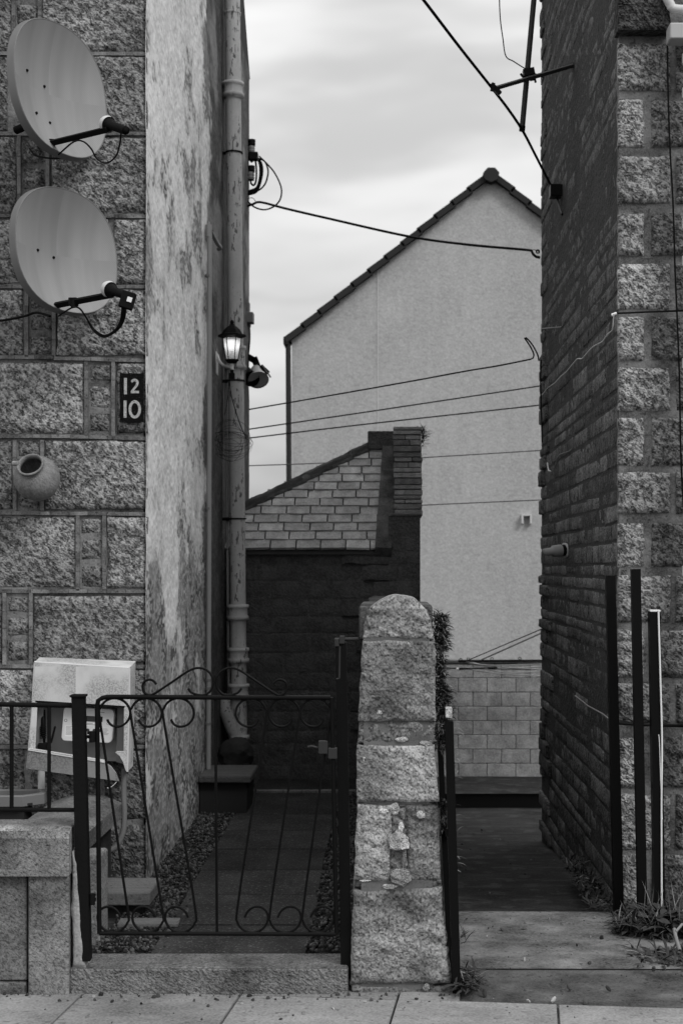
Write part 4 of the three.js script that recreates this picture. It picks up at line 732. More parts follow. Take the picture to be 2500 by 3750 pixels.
/* ───────── meter box ───────── */
{
  const Zf = 6.75, Zb = 6.985, G = thing('meter_box', 'stained white meter box with its door missing, tilted on the house wall', 'meter box', at(300, 2830, Zb));
  const W = (n, g, m = M.box) => mesh(n, inG(g, G), m, G);
  const f = { tl: at(128, 2425, Zf), tr: at(475, 2447, Zf), br: at(467, 2826, Zf), bl: at(97, 2818, Zf), ml: at(120, 2566, Zf), mr: at(471, 2588, Zf) };
  const b = { tl: at(147, 2406, Zb), tr: at(498, 2421, Zb), br: at(488, 2806, Zb), bl: at(125, 2790, Zb) };
  W('lid', quadSlab(f.tl, f.tr, b.tr, b.tl, 0.006)); W('side_panel', quadSlab(f.tr, f.br, b.br, b.tr, 0.006)); W('side_panel', quadSlab(b.tl, b.bl, f.bl, f.tl, 0.006));
  W('front_panel', plate([[130, 2428], [474, 2449], [471, 2588], [121, 2566]], Zf - 0.004, 0.006, 0.42));
  W('front_rim', clean([bar(f.tl, f.tr, 0.006), bar(f.tr, f.br, 0.006), bar(f.tl, f.ml, 0.004)]), M.plastic);
  W('stile', plate([[121, 2569], [137, 2570], [129, 2742], [105, 2742]], Zf - 0.004, 0.006)); W('stile', plate([[456, 2590], [470, 2591], [467, 2824], [462, 2822], [452, 2790], [440, 2768], [424, 2756], [430, 2752], [455, 2752]], Zf - 0.004, 0.006));
  W('opening_edge', bar(at(132, 2568, Zf - 0.003), at(458, 2588, Zf - 0.003), 0.005), M.iron);
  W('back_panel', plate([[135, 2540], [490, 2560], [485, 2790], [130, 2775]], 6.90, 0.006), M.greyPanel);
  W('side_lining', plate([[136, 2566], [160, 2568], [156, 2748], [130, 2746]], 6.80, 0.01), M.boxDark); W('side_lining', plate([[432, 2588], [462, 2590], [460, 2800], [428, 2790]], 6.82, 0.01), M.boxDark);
  { // the broken lower flap, hinged outward
    const c = [[104, 2744], [250, 2766], [360, 2786], [385, 2792], [408, 2808], [426, 2832], [436, 2860], [300, 2842], [97, 2814]]; W('broken_flap', plate(c, 6.66, 0.006, 0.6), M.flap); W('flap_ledge', quadSlab(at(104, 2744, 6.655), at(385, 2790, 6.655), at(385, 2782, 6.76), at(110, 2738, 6.76), 0.005), M.plastic); }
  W('conduit_hose', tube([at(158, 2600, 6.82), at(160, 2660, 6.80), at(158, 2730, 6.82)], 0.012, false, 20, 8), M.iron);
  for (let k = 0; k < 6; k++) W('hose_ring', new THREE.TorusGeometry(0.013, 0.003, 6, 12).rotateX(Math.PI / 2).translate(...at(159, 2662 + k * 8, 6.80).toArray()), M.ironRough);
  W('valve', rbox(-0.02, 0.02, -0.02, 0.02, -0.02, 0.02, 0.006).translate(...at(158, 2735, 6.80).toArray()), M.iron); W('valve_lever', bar(at(188, 2720, 6.78), at(203, 2660, 6.78), 0.005), M.iron);
  { const c = document.createElement('canvas'); c.width = 384; c.height = 256; const x = c.getContext('2d'); x.fillStyle = '#c4c4c4'; x.fillRect(0, 0, 384, 256);
    x.fillStyle = '#1d1d1d'; x.fillRect(176, 56, 130, 44); x.fillStyle = '#3c3c3c'; x.fillRect(186, 62, 92, 32); x.fillStyle = '#d8d8d8'; x.fillRect(176, 108, 126, 26); x.fillStyle = '#777'; x.fillRect(182, 113, 50, 5); x.fillRect(182, 122, 80, 5);
    x.strokeStyle = '#5a5a5a'; x.lineWidth = 4; for (const [cx, cy] of [[22, 100], [352, 108]]) { x.beginPath(); x.arc(cx, cy, 10, 0, 6.3); x.stroke(); } x.fillStyle = '#e8e8e8'; x.beginPath(); x.arc(352, 108, 8, 0, 6.3); x.fill();
    x.fillStyle = '#333'; for (const cx of [196, 246, 284]) { x.beginPath(); x.arc(cx, 168, 13, 0, 6.3); x.fill(); }
    x.fillStyle = '#d4d4d4'; x.fillRect(20, 140, 84, 84); x.fillStyle = '#666'; const gg = mulberry(3); for (let k = 0; k < 8; k++) x.fillRect(26, 146 + k * 9, 40 + gg() * 32, 3); for (let k = 0; k < 6; k++) x.fillRect(316, 150 + k * 9, 24 + gg() * 26, 3); x.fillRect(258, 20, 60, 5);
    const t = new THREE.CanvasTexture(c); t.colorSpace = THREE.SRGBColorSpace; const p0 = at(228, 2716, 6.78), p1 = at(410, 2597, 6.78), w = p1.x - p0.x, h = p1.y - p0.y;
    const s = new THREE.Shape(), r = 0.02; s.moveTo(-w / 2 + r, -h / 2); s.lineTo(w / 2 - r, -h / 2); s.quadraticCurveTo(w / 2 - 0.004, -h / 2, w / 2 - 0.003, -h / 2 + r); s.lineTo(w / 2 + 0.002, h / 2 - r); s.quadraticCurveTo(w / 2, h / 2, w / 2 - r, h / 2); s.lineTo(-w / 2 + r, h / 2); s.quadraticCurveTo(-w / 2 + 0.004, h / 2, -w / 2 + 0.004, h / 2 - r); s.lineTo(-w / 2, -h / 2 + r); s.quadraticCurveTo(-w / 2, -h / 2, -w / 2 + r, -h / 2);
    const g = new THREE.ExtrudeGeometry(s, { depth: 0.05, bevelEnabled: true, bevelSize: 0.004, bevelThickness: 0.004, bevelSegments: 2 }); const uv = g.attributes.uv, ps = g.attributes.position; for (let i = 0; i < uv.count; i++) uv.setXY(i, ps.getX(i) / w + 0.5, ps.getY(i) / h + 0.5); g.rotateZ(-0.05); g.translate((p0.x + p1.x) / 2, (p0.y + p1.y) / 2, -6.85); W('meter', g, std({ map: t, roughness: 0.5 })); }
  W('loose_wire', tube([at(428, 2863, 6.66), at(418, 2874, 6.66), at(405, 2884, 6.66), at(394, 2886, 6.66)], 0.0016, false, 16, 4), M.whiteCable);
  W('gas_pipe', bar(at(153, 2800, 6.9), at(153, 2925, 6.86), 0.017, 14), M.pipePale);
  W('drain_hose', tube([at(456, 2815, 6.88), at(454, 2900, 6.86), at(456, 2980, 6.84), at(450, 3050, 6.82), at(425, 3100, 6.80), at(380, 3124, 6.78)], 0.014, false, 40, 10), M.pipeDull);
}
{ const G = thing('planter_trough', 'empty plastic planter trough standing behind the railing', 'planter', V(-1.86, 0.53, -6.72));
  const s = new THREE.Shape(); s.moveTo(-0.30, -0.10); s.lineTo(0.16, -0.10); s.lineTo(0.24, -0.02); s.lineTo(0.24, 0.08); s.lineTo(0.2, 0.11); s.lineTo(-0.30, 0.11); s.closePath(); const h = new THREE.Path(); h.moveTo(-0.27, -0.075); h.lineTo(0.15, -0.075); h.lineTo(0.215, -0.008); h.lineTo(0.215, 0.07); h.lineTo(0.19, 0.085); h.lineTo(-0.27, 0.085); h.closePath(); s.holes.push(h);
  const w = new THREE.ExtrudeGeometry(s, { depth: 0.045, bevelEnabled: true, bevelSize: 0.004, bevelThickness: 0.004, bevelSegments: 1 }); w.rotateX(-Math.PI / 2); mesh('rim_wall', w, M.trough, G);
  mesh('tray_floor', box(-0.28, 0.2, 0.002, 0.012, -0.09, 0.085), M.dark, G);
  mesh('foot', box(-0.26, 0.16, -0.45, -0.006, -0.08, 0.07), M.dark, G); }

/* ───────── pipes on the whitewashed gable ───────── */
{
  const Z = 10.2, base = at(877, 2745, Z), G = thing('soil_pipe', 'rust spotted grey cast iron soil pipe with collars on the gable', 'drain pipe', base);
  G.rotation.z = 0.0095;
  const yy = (y) => (2745 - y) / F * Z, r = 0.0565, prof = [[0, 0], [r, 0]], ring = (y, R, w) => { const c = yy(y); prof.push([r, c - w], [R, c - w * 0.6], [R, c + w * 0.6], [r, c + w]); };
  const sock = (ya, yb) => { const a = yy(ya), b = yy(yb); prof.push([r, a - 0.02], [0.077, a - 0.014], [0.077, a + 0.010], [0.068, a + 0.018], [0.068, b - 0.012], [0.077, b - 0.006], [0.077, b + 0.014], [r, b + 0.02]); };
  ring(2698, 0.075, 0.018); sock(2552, 2512); sock(2418, 2380); sock(2262, 2222); sock(1345, 1276); sock(350, 310); ring(50, 0.062, 0.010); prof.push([r, yy(-420)]);
  const g = lathe(prof, 28); { const uv = g.attributes.uv, p = g.attributes.position; for (let i = 0; i < uv.count; i++) uv.setXY(i, uv.getX(i), p.getY(i) * 0.8); } g.computeVertexNormals(); mesh('pipe', g, M.pipe, G);
  for (const y of [1395, 560, 1900]) mesh('wall_bracket', clean([new THREE.TorusGeometry(r + 0.004, 0.006, 6, 20).rotateX(Math.PI / 2).translate(0, yy(y), 0), bar(V(-0.05, yy(y), 0), V(-0.125, yy(y), 0), 0.012)]), M.ironRough, G);
  mesh('branch', tube([V(-0.10, yy(2540), 0.05), V(-0.095, yy(2590), 0.05), V(-0.06, yy(2650), 0.03), V(-0.015, yy(2705), 0.01), V(0, yy(2740), 0)], 0.046, false, 24, 14), M.pipe, G);
  { const p = mesh('side_pipe', bar(V(-0.075, yy(2700), -0.03), V(-0.075, yy(-400), -0.03), 0.011), M.thinPipe, G); }
}
{ const G = thing('thin_pipe', 'slim dark pipe with a bent top running down the whitewashed gable', 'pipe', at(757, 2985, 9.2));
  const Z = 9.2; mesh('pipe', inG(clean([bar(at(768, 822, Z), at(763, 2990, Z), 0.0165, 12), bar(at(764, 812, Z), at(764, 822, Z), 0.011, 10)]), G), M.thinPipe, G);
  mesh('socket', inG(bar(at(764, 824, Z), at(764, 868, Z), 0.019, 12), G), M.thinPipe, G);
  mesh('elbow', inG(tube([at(772, 845, Z), at(780, 862, Z + 0.1), at(795, 890, Z + 0.28), at(808, 908, Z + 0.42), at(800, 912, Z + 0.45)], 0.014, false, 20, 8), G), M.thinPipe, G);
  for (const y of [1010, 1862, 2490, 2520, 2650]) mesh('clip', inG(bar(at(762, y - 4, Z), at(762, y + 5, Z), 0.0205, 10), G), M.pipeDull, G); }
{ const G = thing('gully_curb', 'thick stone slab at the foot of the soil pipe, on a base painted dark as shade', 'stone slab', V(-1.0, 0.08, -8.95)); mesh('slab', inG(rbox(-1.185, -0.855, 0.295, 0.34, -9.40, -8.88, 0.012, 0.9), G), M.curb, G); mesh('base', inG(box(-1.18, -0.885, 0.05, 0.294, -9.38, -8.93), G), M.dark, G); }  // the base colour stands in for the shade on the front below the slab
{ const G = thing('drain_hopper', 'black lumpy drain hopper under the soil pipe', 'drain', at(862, 2790, 9.75)); const s = new THREE.IcosahedronGeometry(0.15, 3), p = s.attributes.position; for (let i = 0; i < p.count; i++) { const k = 0.8 + 0.4 * fb(p.getX(i) * 14 + 5, p.getY(i) * 14 + p.getZ(i) * 9, 2); p.setXYZ(i, p.getX(i) * k * 0.85, Math.max(-0.2, p.getY(i) * k * 0.8), p.getZ(i) * k); } s.computeVertexNormals(); mesh('hopper', s.translate(0, 0.05, 0), M.dark, G); mesh('foot', box(-0.1, 0.1, -0.16, 0, -0.1, 0.1), M.dark, G); }

/* ───────── lantern, still lit ───────── */
{
  const Z = 9.8, c = at(850, 1280, Z), G = thing('wall_lantern', 'lit coach lantern with tapered glass on the gable', 'lantern', c);
  const k = Z / F, yy = (y) => (1280 - y) * k, hex = 6;
  const L = (pts) => { const g = lathe(pts.map(([r, y]) => [r * k, yy(y)]), hex).toNonIndexed(); g.computeVertexNormals(); g.rotateY(Math.PI / 6); return g; };
  mesh('roof', L([[52, 1232], [50, 1226], [38, 1222], [30, 1208], [18, 1196], [10, 1192], [8, 1186], [0, 1186]]), M.ironRough, G);
  mesh('roof_rim', L([[34, 1240], [52, 1233], [52, 1230], [0, 1229]]), M.ironRough, G);
  mesh('finial', lathe([[0, yy(1188)], [5 * k, yy(1187)], [8 * k, yy(1180)], [4 * k, yy(1172)], [0, yy(1170)]], 10), M.iron, G);
  for (let s = 0; s < hex; s++) { const a0 = s / hex * 2 * Math.PI, a1 = (s + 1) / hex * 2 * Math.PI, pt = (a, r, y) => V(Math.cos(a) * r * k, yy(y), Math.sin(a) * r * k);
    mesh('glass_pane', quadSlab(pt(a1, 21, 1314), pt(a0, 21, 1314), pt(a0, 33, 1240), pt(a1, 33, 1240), 0.001), M.frost, G);
    mesh('glazing_bar', bar(pt(a0, 22, 1318), pt(a0, 34, 1237), 0.0032, 5), M.iron, G); }
  mesh('base', L([[0, 1330], [16, 1330], [20, 1324], [25, 1321], [25, 1317], [0, 1316]]), M.ironRough, G);
  const bulb = mesh('bulb', lathe([[0, yy(1284)], [14 * k, yy(1282)], [16 * k, yy(1268)], [20 * k, yy(1246)], [0, yy(1243)]], 16), new THREE.MeshStandardMaterial({ color: grey(0.9), emissive: grey(1), emissiveIntensity: 0.4 }), G);
  mesh('bulb_stem', bar(V(0, yy(1316), 0), V(0, yy(1284), 0), 0.008), M.plastic, G);
  const pl = new THREE.PointLight(0xffffff, 0.015, 0, 2); pl.position.set(0, yy(1262), 0); pl.castShadow = true; G.add(pl);
  mesh('pendant', lathe([[0, yy(1356)], [7 * k, yy(1354)], [6 * k, yy(1332)], [0, yy(1331)]], 12), M.whiteCable, G);
  mesh('sensor', clean([rbox(-0.02, 0.02, yy(1388), yy(1366), -0.02, 0.02, 0.005), bar(V(0, yy(1368), 0), V(0, yy(1354), 0), 0.012)]), M.iron, G);
  mesh('arm', inG(tube([at(796, 1300, 9.86), at(803, 1322, 9.84), at(818, 1338, 9.82), at(838, 1344, 9.8), at(848, 1338, 9.8)], 0.011, false, 24, 8), G), M.pipePale, G);
  mesh('back_plate', inG(rbox(...(() => { const a = at(784, 1372, 9.86), b = at(796, 1288, 9.86); return [a.x, b.x, a.y, b.y]; })(), -9.93, -9.80, 0.008), G), M.pipePale, G);
}
{ // wire hanging basket dangling beside the pipe
  const Z = 9.75, G = thing('wire_basket', 'crushed wire hanging basket dangling by its chain beside the soil pipe', 'hanging basket', at(845, 1620, Z));
  const c = at(842, 1618, Z);
  for (let k = 0; k < 13; k++) { const P = [], tilt = rr(-0.6, 0.6), ph = rr(0, 6), rx = rr(0.07, 0.13), ry = rr(0.05, 0.13), o = V(rr(-0.03, 0.03), rr(-0.05, 0.04), rr(-0.03, 0.03)); for (let i = 0; i < 9; i++) { const a = i / 9 * Math.PI * 2 + ph; P.push(V(c.x + o.x + Math.cos(a) * rx * (0.85 + 0.3 * vn(k * 3 + i, 2)), c.y + o.y + Math.sin(a) * ry * Math.cos(tilt) + Math.cos(a) * 0.03 * tilt, c.z + o.z + Math.sin(a) * 0.07 * Math.sin(tilt * 2))); } mesh('wire', inG(tube(P, 0.0011, true, 36, 4), G), M.ironRough, G); }
  mesh('chain', inG(tube([at(840, 1385, Z), at(846, 1440, Z), at(862, 1500, Z), at(882, 1560, Z), at(903, 1606, Z)], 0.0035, false, 40, 5), G), M.ironRough, G);
  mesh('chain', inG(tube([at(840, 1385, Z), at(835, 1450, Z), at(824, 1520, Z)], 0.0025, false, 20, 5), G), M.ironRough, G); }

/* ───────── fittings at the rear corner of the left house ───────── */
const ZK = 12.05, K = (x, y, dz = 0) => at(x, y, ZK + dz);
{ const G = thing('insulator_bracket', 'pair of ribbed insulators with a bundle of looped black cable at the house corner', 'insulator', K(915, 600));
  const k = ZK / F, ins = (x, y0, y1, r, m) => { const n = 8, P = [[0, 0]]; const p0 = K(x, y1); for (let i = 0; i <= n; i++) { const t = i / n; P.push([r * k * (i % 3 === 1 ? 0.86 : 1), (y1 - y0) * k * t]); } P.push([0, (y1 - y0) * k]); mesh('insulator', inG(lathe(P, 18).translate(p0.x, p0.y, p0.z), G), m, G); };
  ins(922, 512, 534, 14, M.ironRough); ins(921, 536, 560, 13, M.greyPlastic); ins(920, 608, 630, 14, M.ironRough); ins(918, 632, 660, 14, M.greyPlastic);
  mesh('bracket', inG(clean([beam(K(890, 540), K(925, 592), 0.03, 0.03), rbox(-0.035, 0.045, -0.035, 0.035, -0.03, 0.03, 0.01).translate(...K(926, 573).toArray()), beam(K(895, 625), K(925, 640), 0.02, 0.02)]), G), M.iron, G);
  const loop = (pts, r) => mesh('looped_cable', inG(tube(pts.map(([x, y, d]) => K(x, y, d || 0)), r, false, 50, 6), G), M.cable, G);
  for (let i = 0; i < 5; i++) loop([[930, 575 + i * 2], [948 + i, 590, -0.05], [954 + i * 1.6, 620, -0.06], [951 + i, 660, -0.06], [940, 688 + i * 3, -0.04], [918, 698 + i * 3, -0.02], [900, 704 + i * 2]], 0.011);
  loop([[945, 580], [968, 590, -0.1], [980, 615, -0.12], [981, 640, -0.12], [970, 675, -0.1], [945, 698, -0.05], [902, 712]], 0.007);
  loop([[950, 573], [970, 592, -0.2], [1000, 625, -0.25], [1020, 660, -0.3], [1031, 695, -0.3], [1026, 730, -0.3], [1005, 755, -0.3], [970, 768, -0.25], [935, 760, -0.2], [912, 742, -0.1], [902, 732]], 0.007);
  loop([[918, 660], [920, 672], [930, 678], [938, 660], [939, 620], [936, 590]], 0.009);
  loop([[902, 588], [920, 584], [932, 590]], 0.005); }
{ const G = thing('junction_box', 'two small grey junction boxes on the rear corner of the whitewashed gable', 'junction box', K(912, 1150));
  for (const [x0, x1, y0, y1, m] of [[896, 915, 1108, 1150, M.greyPlastic], [898, 930, 1147, 1186, M.greyPlastic]]) { const a = K(x0, y1), b = K(x1, y0); mesh('box', inG(rbox(a.x, b.x, a.y, b.y, -ZK - 0.04, -ZK + 0.04 + (y1 > 1160 ? 0.03 : 0), 0.008), G), m, G); }
  mesh('gland', inG(bar(K(913, 1184), K(913, 1198), 0.014), G), M.greyPlastic, G);
  mesh('cable', inG(tube([K(914, 1195), K(915, 1240), K(911, 1290), K(908, 1310)], 0.007, false, 20, 6), G), M.cable, G); }
{ const G = thing('security_floodlight', 'cluster of security floodlights with a sensor on the rear corner of the left house', 'floodlight', K(945, 1350));
  mesh('arm', inG(clean([beam(K(900, 1302), K(935, 1322), 0.05, 0.05), beam(K(930, 1310), K(946, 1350), 0.055, 0.05), beam(K(928, 1340), K(942, 1352), 0.03, 0.03)]), G), M.iron, G);
  const can = (p0, p1, r0, r1, m, n) => { const d = p1.clone().sub(p0), g = lathe([[0, 0], [r0, 0], [r0 * 1.05, d.length() * 0.3], [r1, d.length()], [r1 * 0.9, d.length() * 0.92], [0, d.length() * 0.85]], 20); g.applyQuaternion(new THREE.Quaternion().setFromUnitVectors(V(0, 1, 0), d.normalize())); g.translate(...p0.toArray()); mesh(n, inG(g, G), m, G); };
  can(K(938, 1352), K(946, 1392, -0.10), 0.045, 0.09, M.pipePale, 'lamp_head');
  can(K(905, 1360, 0.05), K(922, 1388, -0.12), 0.04, 0.068, M.ironRough, 'lamp_head');
  mesh('sensor', inG(beam(K(950, 1348), K(976, 1372), 0.075, 0.075), G), M.ironRough, G);
  mesh('sensor_hood', inG(beam(K(963, 1340), K(990, 1380), 0.012, 0.09), G), M.greyPlastic, G); }

/* ───────── cables over the alley ───────── */
const wire = (label, pts, r, m = M.cable, extra) => { const P = pts.map(([x, y, Z]) => at(x, y, Z)), G = thing('overhead_cable', label, 'cable', P[0].clone()); mesh('strand', inG(tube(P, r, false, Math.max(24, P.length * 10), 5), G), m, G); if (extra) extra(G); return G; };
wire('thick black cable sagging from the left house corner across the pale gable', [[902, 757, 12.05], [925, 748, 12.0], [955, 741, 11.9], [1050, 765, 11.6], [1200, 800, 11.4], [1490, 865, 11.0], [1700, 895, 10.7], [1920, 915, 10.45], [1945, 921, 10.4], [1957, 938, 10.38], [1975, 943, 10.36]], 0.0105, M.cable, (G) => {
  mesh('tie', inG(tube([at(905, 728, 12.05), at(925, 725, 12.0), at(940, 740, 11.95), at(960, 740, 11.9)], 0.003, false, 20, 4), G), M.cable, G); mesh('tie', inG(tube([at(1935, 918, 10.4), at(1955, 915, 10.4), at(1972, 921, 10.4)], 0.003, false, 12, 4), G), M.cable, G); mesh('wall_eye', inG(new THREE.TorusGeometry(0.012, 0.005, 6, 12).translate(...at(1968, 921, 10.38).toArray()), G), M.iron, G); });
wire('black cable rising to a looped tail at the rubble corner', [[898, 1502, 12.2], [1200, 1450, 11.6], [1500, 1397, 11.0], [1700, 1360, 10.75], [1820, 1340, 10.5], [1930, 1318, 10.42], [1950, 1312, 10.4], [1953, 1295, 10.4], [1940, 1268, 10.4], [1920, 1238, 10.4], [1922, 1234, 10.4], [1945, 1258, 10.4], [1966, 1295, 10.4], [1972, 1320, 10.36]], 0.0062);
wire('upper thin wire of the two just above the chimney', [[898, 1574, 13.2], [1300, 1515, 13.2], [1700, 1455, 13.2], [2020, 1407, 13.2]], 0.0065);
wire('lower thin wire of the two just above the chimney', [[898, 1606, 13.2], [1300, 1558, 13.2], [1700, 1514, 13.2], [2020, 1479, 13.2]], 0.0065);
wire('thin grey wire passing behind the outhouse chimney', [[898, 1706, 14.5], [1200, 1695, 14.5], [1545, 1676, 14.5], [2020, 1647, 14.5]], 0.0055, M.wirePale);
wire('lowest thin wire, running from behind the chimney to the rubble house', [[1480, 1853, 14.5], [1700, 1843, 14.5], [2020, 1829, 14.5]], 0.0055, M.wirePale);
wire('heavy black service cable slanting down from the aerial to the rubble wall', [[1380, -215, 6.4], [1550, 0, 7.3], [1680, 170, 7.8], [1800, 322, 8.25], [1860, 400, 8.35], [1912, 478, 8.45], [1960, 570, 8.9], [2010, 668, 9.4], [2030, 705, 9.4], [2057, 785, F * (XR - 0.05) / (2057 - CX)]], 0.0085);
wire('thin wire hanging from above and tied to the aerial mast', [[1826, -60, 8.3], [1830, 60, 8.3], [1840, 140, 8.35], [1851, 205, 8.4], [1880, 225, 8.42], [1920, 250, 8.45], [1990, 285, 8.7]], 0.0035);
{ const G = thing('television_aerial', 'bare aerial mast and boom bolted out from the rubble wall', 'aerial', atWall(2096, 240));
  const B0 = at(2096, 240, F * (XR - 0.01) / (2096 - CX)), B1 = at(1800, 327, 8.25); const mid = B0.clone().lerp(B1, 0.53);
  mesh('boom', inG(beam(B0, B1, 0.020, 0.020), G), M.mast, G);
  mesh('mast', inG(bar(at(1968, -160, 8.47), at(1910, 478, 8.45), 0.0165, 10), G), M.mast, G);
  mesh('clamp', inG(clean([beam(at(1915, 270, 8.42), at(1955, 262, 8.42), 0.04, 0.05), beam(at(1950, 258, 8.42), at(1960, 302, 8.42), 0.012, 0.012), beam(at(1905, 270, 8.42), at(1925, 295, 8.42), 0.012, 0.012), beam(at(1944, 262, 8.42), at(1950, 292, 8.42), 0.03, 0.04)]), G), M.iron, G);
  mesh('boom_end', inG(clean([beam(at(1797, 308, 8.25), at(1830, 344, 8.25), 0.026, 0.026), beam(at(1806, 306, 8.24), at(1800, 332, 8.24), 0.02, 0.03)]), G), M.iron, G);
  mesh('mast_cap', inG(bar(at(1912, 462, 8.45), at(1910, 480, 8.45), 0.0185, 10), G), M.iron, G);
  mesh('wall_plug', inG(bar(at(2090, 242, 8.55), atWall(2100, 238, -0.03), 0.014), G), M.iron, G); }
{ const G = thing('cable_bracket', 'black cable bracket with a pale end high on the rubble wall', 'bracket', atWall(2060, 705)); const a = at(2012, 722, 9.2), b = at(2056, 678, 9.2); mesh('block', inG(rbox(a.x, b.x, a.y, b.y, -9.26, -9.16, 0.006), G), M.iron, G); const c = at(2052, 728, 9.22), d = at(2066, 674, 9.22); mesh('end_plate', inG(rbox(c.x, d.x, c.y, d.y, -9.27, -9.17, 0.004), G), M.pipeDull, G); }
{ const G = thing('bulkhead_lamp', 'small cylindrical wall lamp with a pale collar on the rubble wall', 'wall lamp', atWall(2070, 2018));
  const p0 = at(2072, 2014, 8.92), p1 = at(1990, 2022, 8.86); const d = p1.clone().sub(p0), q = new THREE.Quaternion().setFromUnitVectors(V(0, 1, 0), d.clone().normalize()), L = d.length();
  const put = (n, pr, m) => mesh(n, inG(lathe(pr, 22).applyQuaternion(q).translate(...p0.toArray()), G), m, G);
  put('collar', [[0, 0], [0.044, 0], [0.046, 0.012], [0.030, 0.014]], M.pipePale); put('gasket', [[0.036, 0.013], [0.036, 0.035], [0.03, 0.036]], M.iron); put('cylinder', [[0.030, 0.034], [0.038, 0.038], [0.036, L * 0.6], [0.025, L * 0.62], [0.022, L], [0, L]], M.thinPipe); }
const wallCable = (label, pts, r, m) => { const P = pts.map(([x, y]) => atWall(x, y, 0.034)), G = thing('wall_cable', label, 'cable', P[0].clone()); mesh('strand', inG(tube(P, r, false, pts.length * 8, 5, 0.2), G), m, G); };
wallCable('pale cable zigzagging down across the rubble wall', [[2246, 1150], [2240, 1208], [2222, 1225], [2205, 1250], [2172, 1268], [2150, 1290], [2130, 1313], [2112, 1314], [2090, 1340], [2072, 1362], [2052, 1378], [2030, 1402], [2005, 1420], [1983, 1446]], 0.0028, M.paleCable);
wallCable('short loose end of pale cable on the rubble wall below the zigzag', [[2098, 1600], [2094, 1640], [2082, 1652], [2048, 1664], [2038, 1680], [2030, 1715]], 0.003, M.thinPipe);
wallCable('bent stub of white cable near the rear edge of the rubble wall', [[2003, 1695], [2007, 1722], [2016, 1726]], 0.005, M.paleCable);
wallCable('dark cable dropping down the rear edge of the rubble wall', [[1979, 1318], [1978, 1400], [1981, 1520], [1984, 1620]], 0.006, M.cable);
wallCable('frayed pale cord low on the rubble wall beside the corner post', [[2104, 2548], [2136, 2572], [2150, 2584], [2190, 2606], [2208, 2616], [2236, 2640]], 0.004, M.thinPipe);
wallCable('straight iron rod pinned high on the rubble wall', [[1984, 1204], [2020, 1201], [2056, 1198]], 0.006, M.iron);
{ const Z = 6.84, G = thing('wall_cable', 'black cable running down the quoins from the white gutter', 'cable', at(2441, 100, Z)); mesh('strand', inG(tube([at(2439, -80, Z), at(2441, 100, Z), at(2444, 330, Z), at(2452, 560, Z), at(2462, 740, Z), at(2470, 1000, Z), at(2478, 1180, Z), at(2486, 1400, Z), at(2492, 1700, Z), at(2510, 2000, Z)], 0.0045, false, 80, 5), G), M.cable, G); }
{ const Z = 6.85, G = thing('wall_cable', 'black cable clipped level across the quoins, starting at the white tip', 'cable', at(2260, 1148, Z)); mesh('strand', inG(tube([at(2250, 1147, Z), at(2290, 1146, Z), at(2380, 1142, Z), at(2560, 1136, Z)], 0.005, false, 40, 5), G), M.cable, G); mesh('white_tip', inG(bar(at(2238, 1154, Z), at(2256, 1147, Z), 0.007), G), M.whiteCable, G); }
{ const Z = 6.85, G = thing('wall_cable', 'black cable running level across the quoins behind the posts', 'cable', at(2260, 2652, Z)); mesh('strand', inG(tube([at(2258, 2648, Z), at(2350, 2654, Z), at(2560, 2660, Z)], 0.0075, false, 40, 5), G), M.cable, G); }
{ const Z = 6.78, G = thing('gutter_downpipe', 'white plastic gutter outlet and downpipe at the edge of the right house front', 'downpipe', at(2530, 100, Z));
  mesh('offset_pipe', inG(tube([at(2425, -40, Z), at(2452, 15, Z), at(2475, 34, Z), at(2600, 36, Z)], 0.022, false, 30, 12), G), M.plastic, G);
  { const a = at(2444, 155, Z), b = at(2506, 96, Z); mesh('hopper', inG(rbox(a.x, b.x + 0.1, a.y, b.y, -Z - 0.05, -Z + 0.05, 0.008), G), M.pipePale, G); }
  mesh('down_pipe', inG(bar(at(2535, 150, Z), at(2535, 3300, Z), 0.034, 14), G), M.plastic, G);
  for (const y of [215, 340, 820, 955, 1330, 2090, 2710]) mesh('pipe_clip', inG(bar(at(2531, y - 18, Z), at(2531, y + 18, Z), 0.046, 14), G), M.plastic, G); }

/* ───────── plants ───────── */
function tuft(n, base, len, wid, { up = 0.7, out = V(0, 0, 0), spread = 1, droop = 0.6, seg = 4 } = {}) {
  const P = [], U = [], I = [];
  for (let k = 0; k < n; k++) {
    const o = V(rr(-1, 1) * base.x, rr(-1, 1) * base.y, rr(-1, 1) * base.z), d = V(rr(-1, 1) * spread, up * rr(0.4, 1.2), rr(-1, 1) * spread).add(out).normalize(), L = len * rr(0.45, 1.15), w = wid * rr(0.6, 1.2);
    const side = V(-d.z, rr(-0.4, 0.4), d.x).normalize(); let p = o.clone(), dir = d.clone(); const s0 = P.length / 3;
    for (let s = 0; s <= seg; s++) { const t = s / seg, ww = w * Math.sin(Math.PI * (0.12 + 0.88 * t) ) * (t < 1 ? 1 : 0.1); P.push(p.x - side.x * ww, p.y - side.y * ww, p.z - side.z * ww, p.x + side.x * ww, p.y + side.y * ww, p.z + side.z * ww); U.push(0, t, 1, t); dir.y -= droop / seg; dir.normalize(); p.addScaledVector(dir, L / seg); }
    for (let s = 0; s < seg; s++) { const a = s0 + 2 * s; I.push(a, a + 1, a + 3, a, a + 3, a + 2); }
  }
  const g = new THREE.BufferGeometry(); g.setAttribute('position', new THREE.Float32BufferAttribute(P, 3)); g.setAttribute('uv', new THREE.Float32BufferAttribute(U, 2)); g.setIndex(I); g.computeVertexNormals(); return g;
}
function plant(name, label, p, parts) { const G = thing(name, label, 'plant', p); for (const [n, g, m] of parts) mesh(n, g, m, G).userData.kind = 'stuff'; return G; }
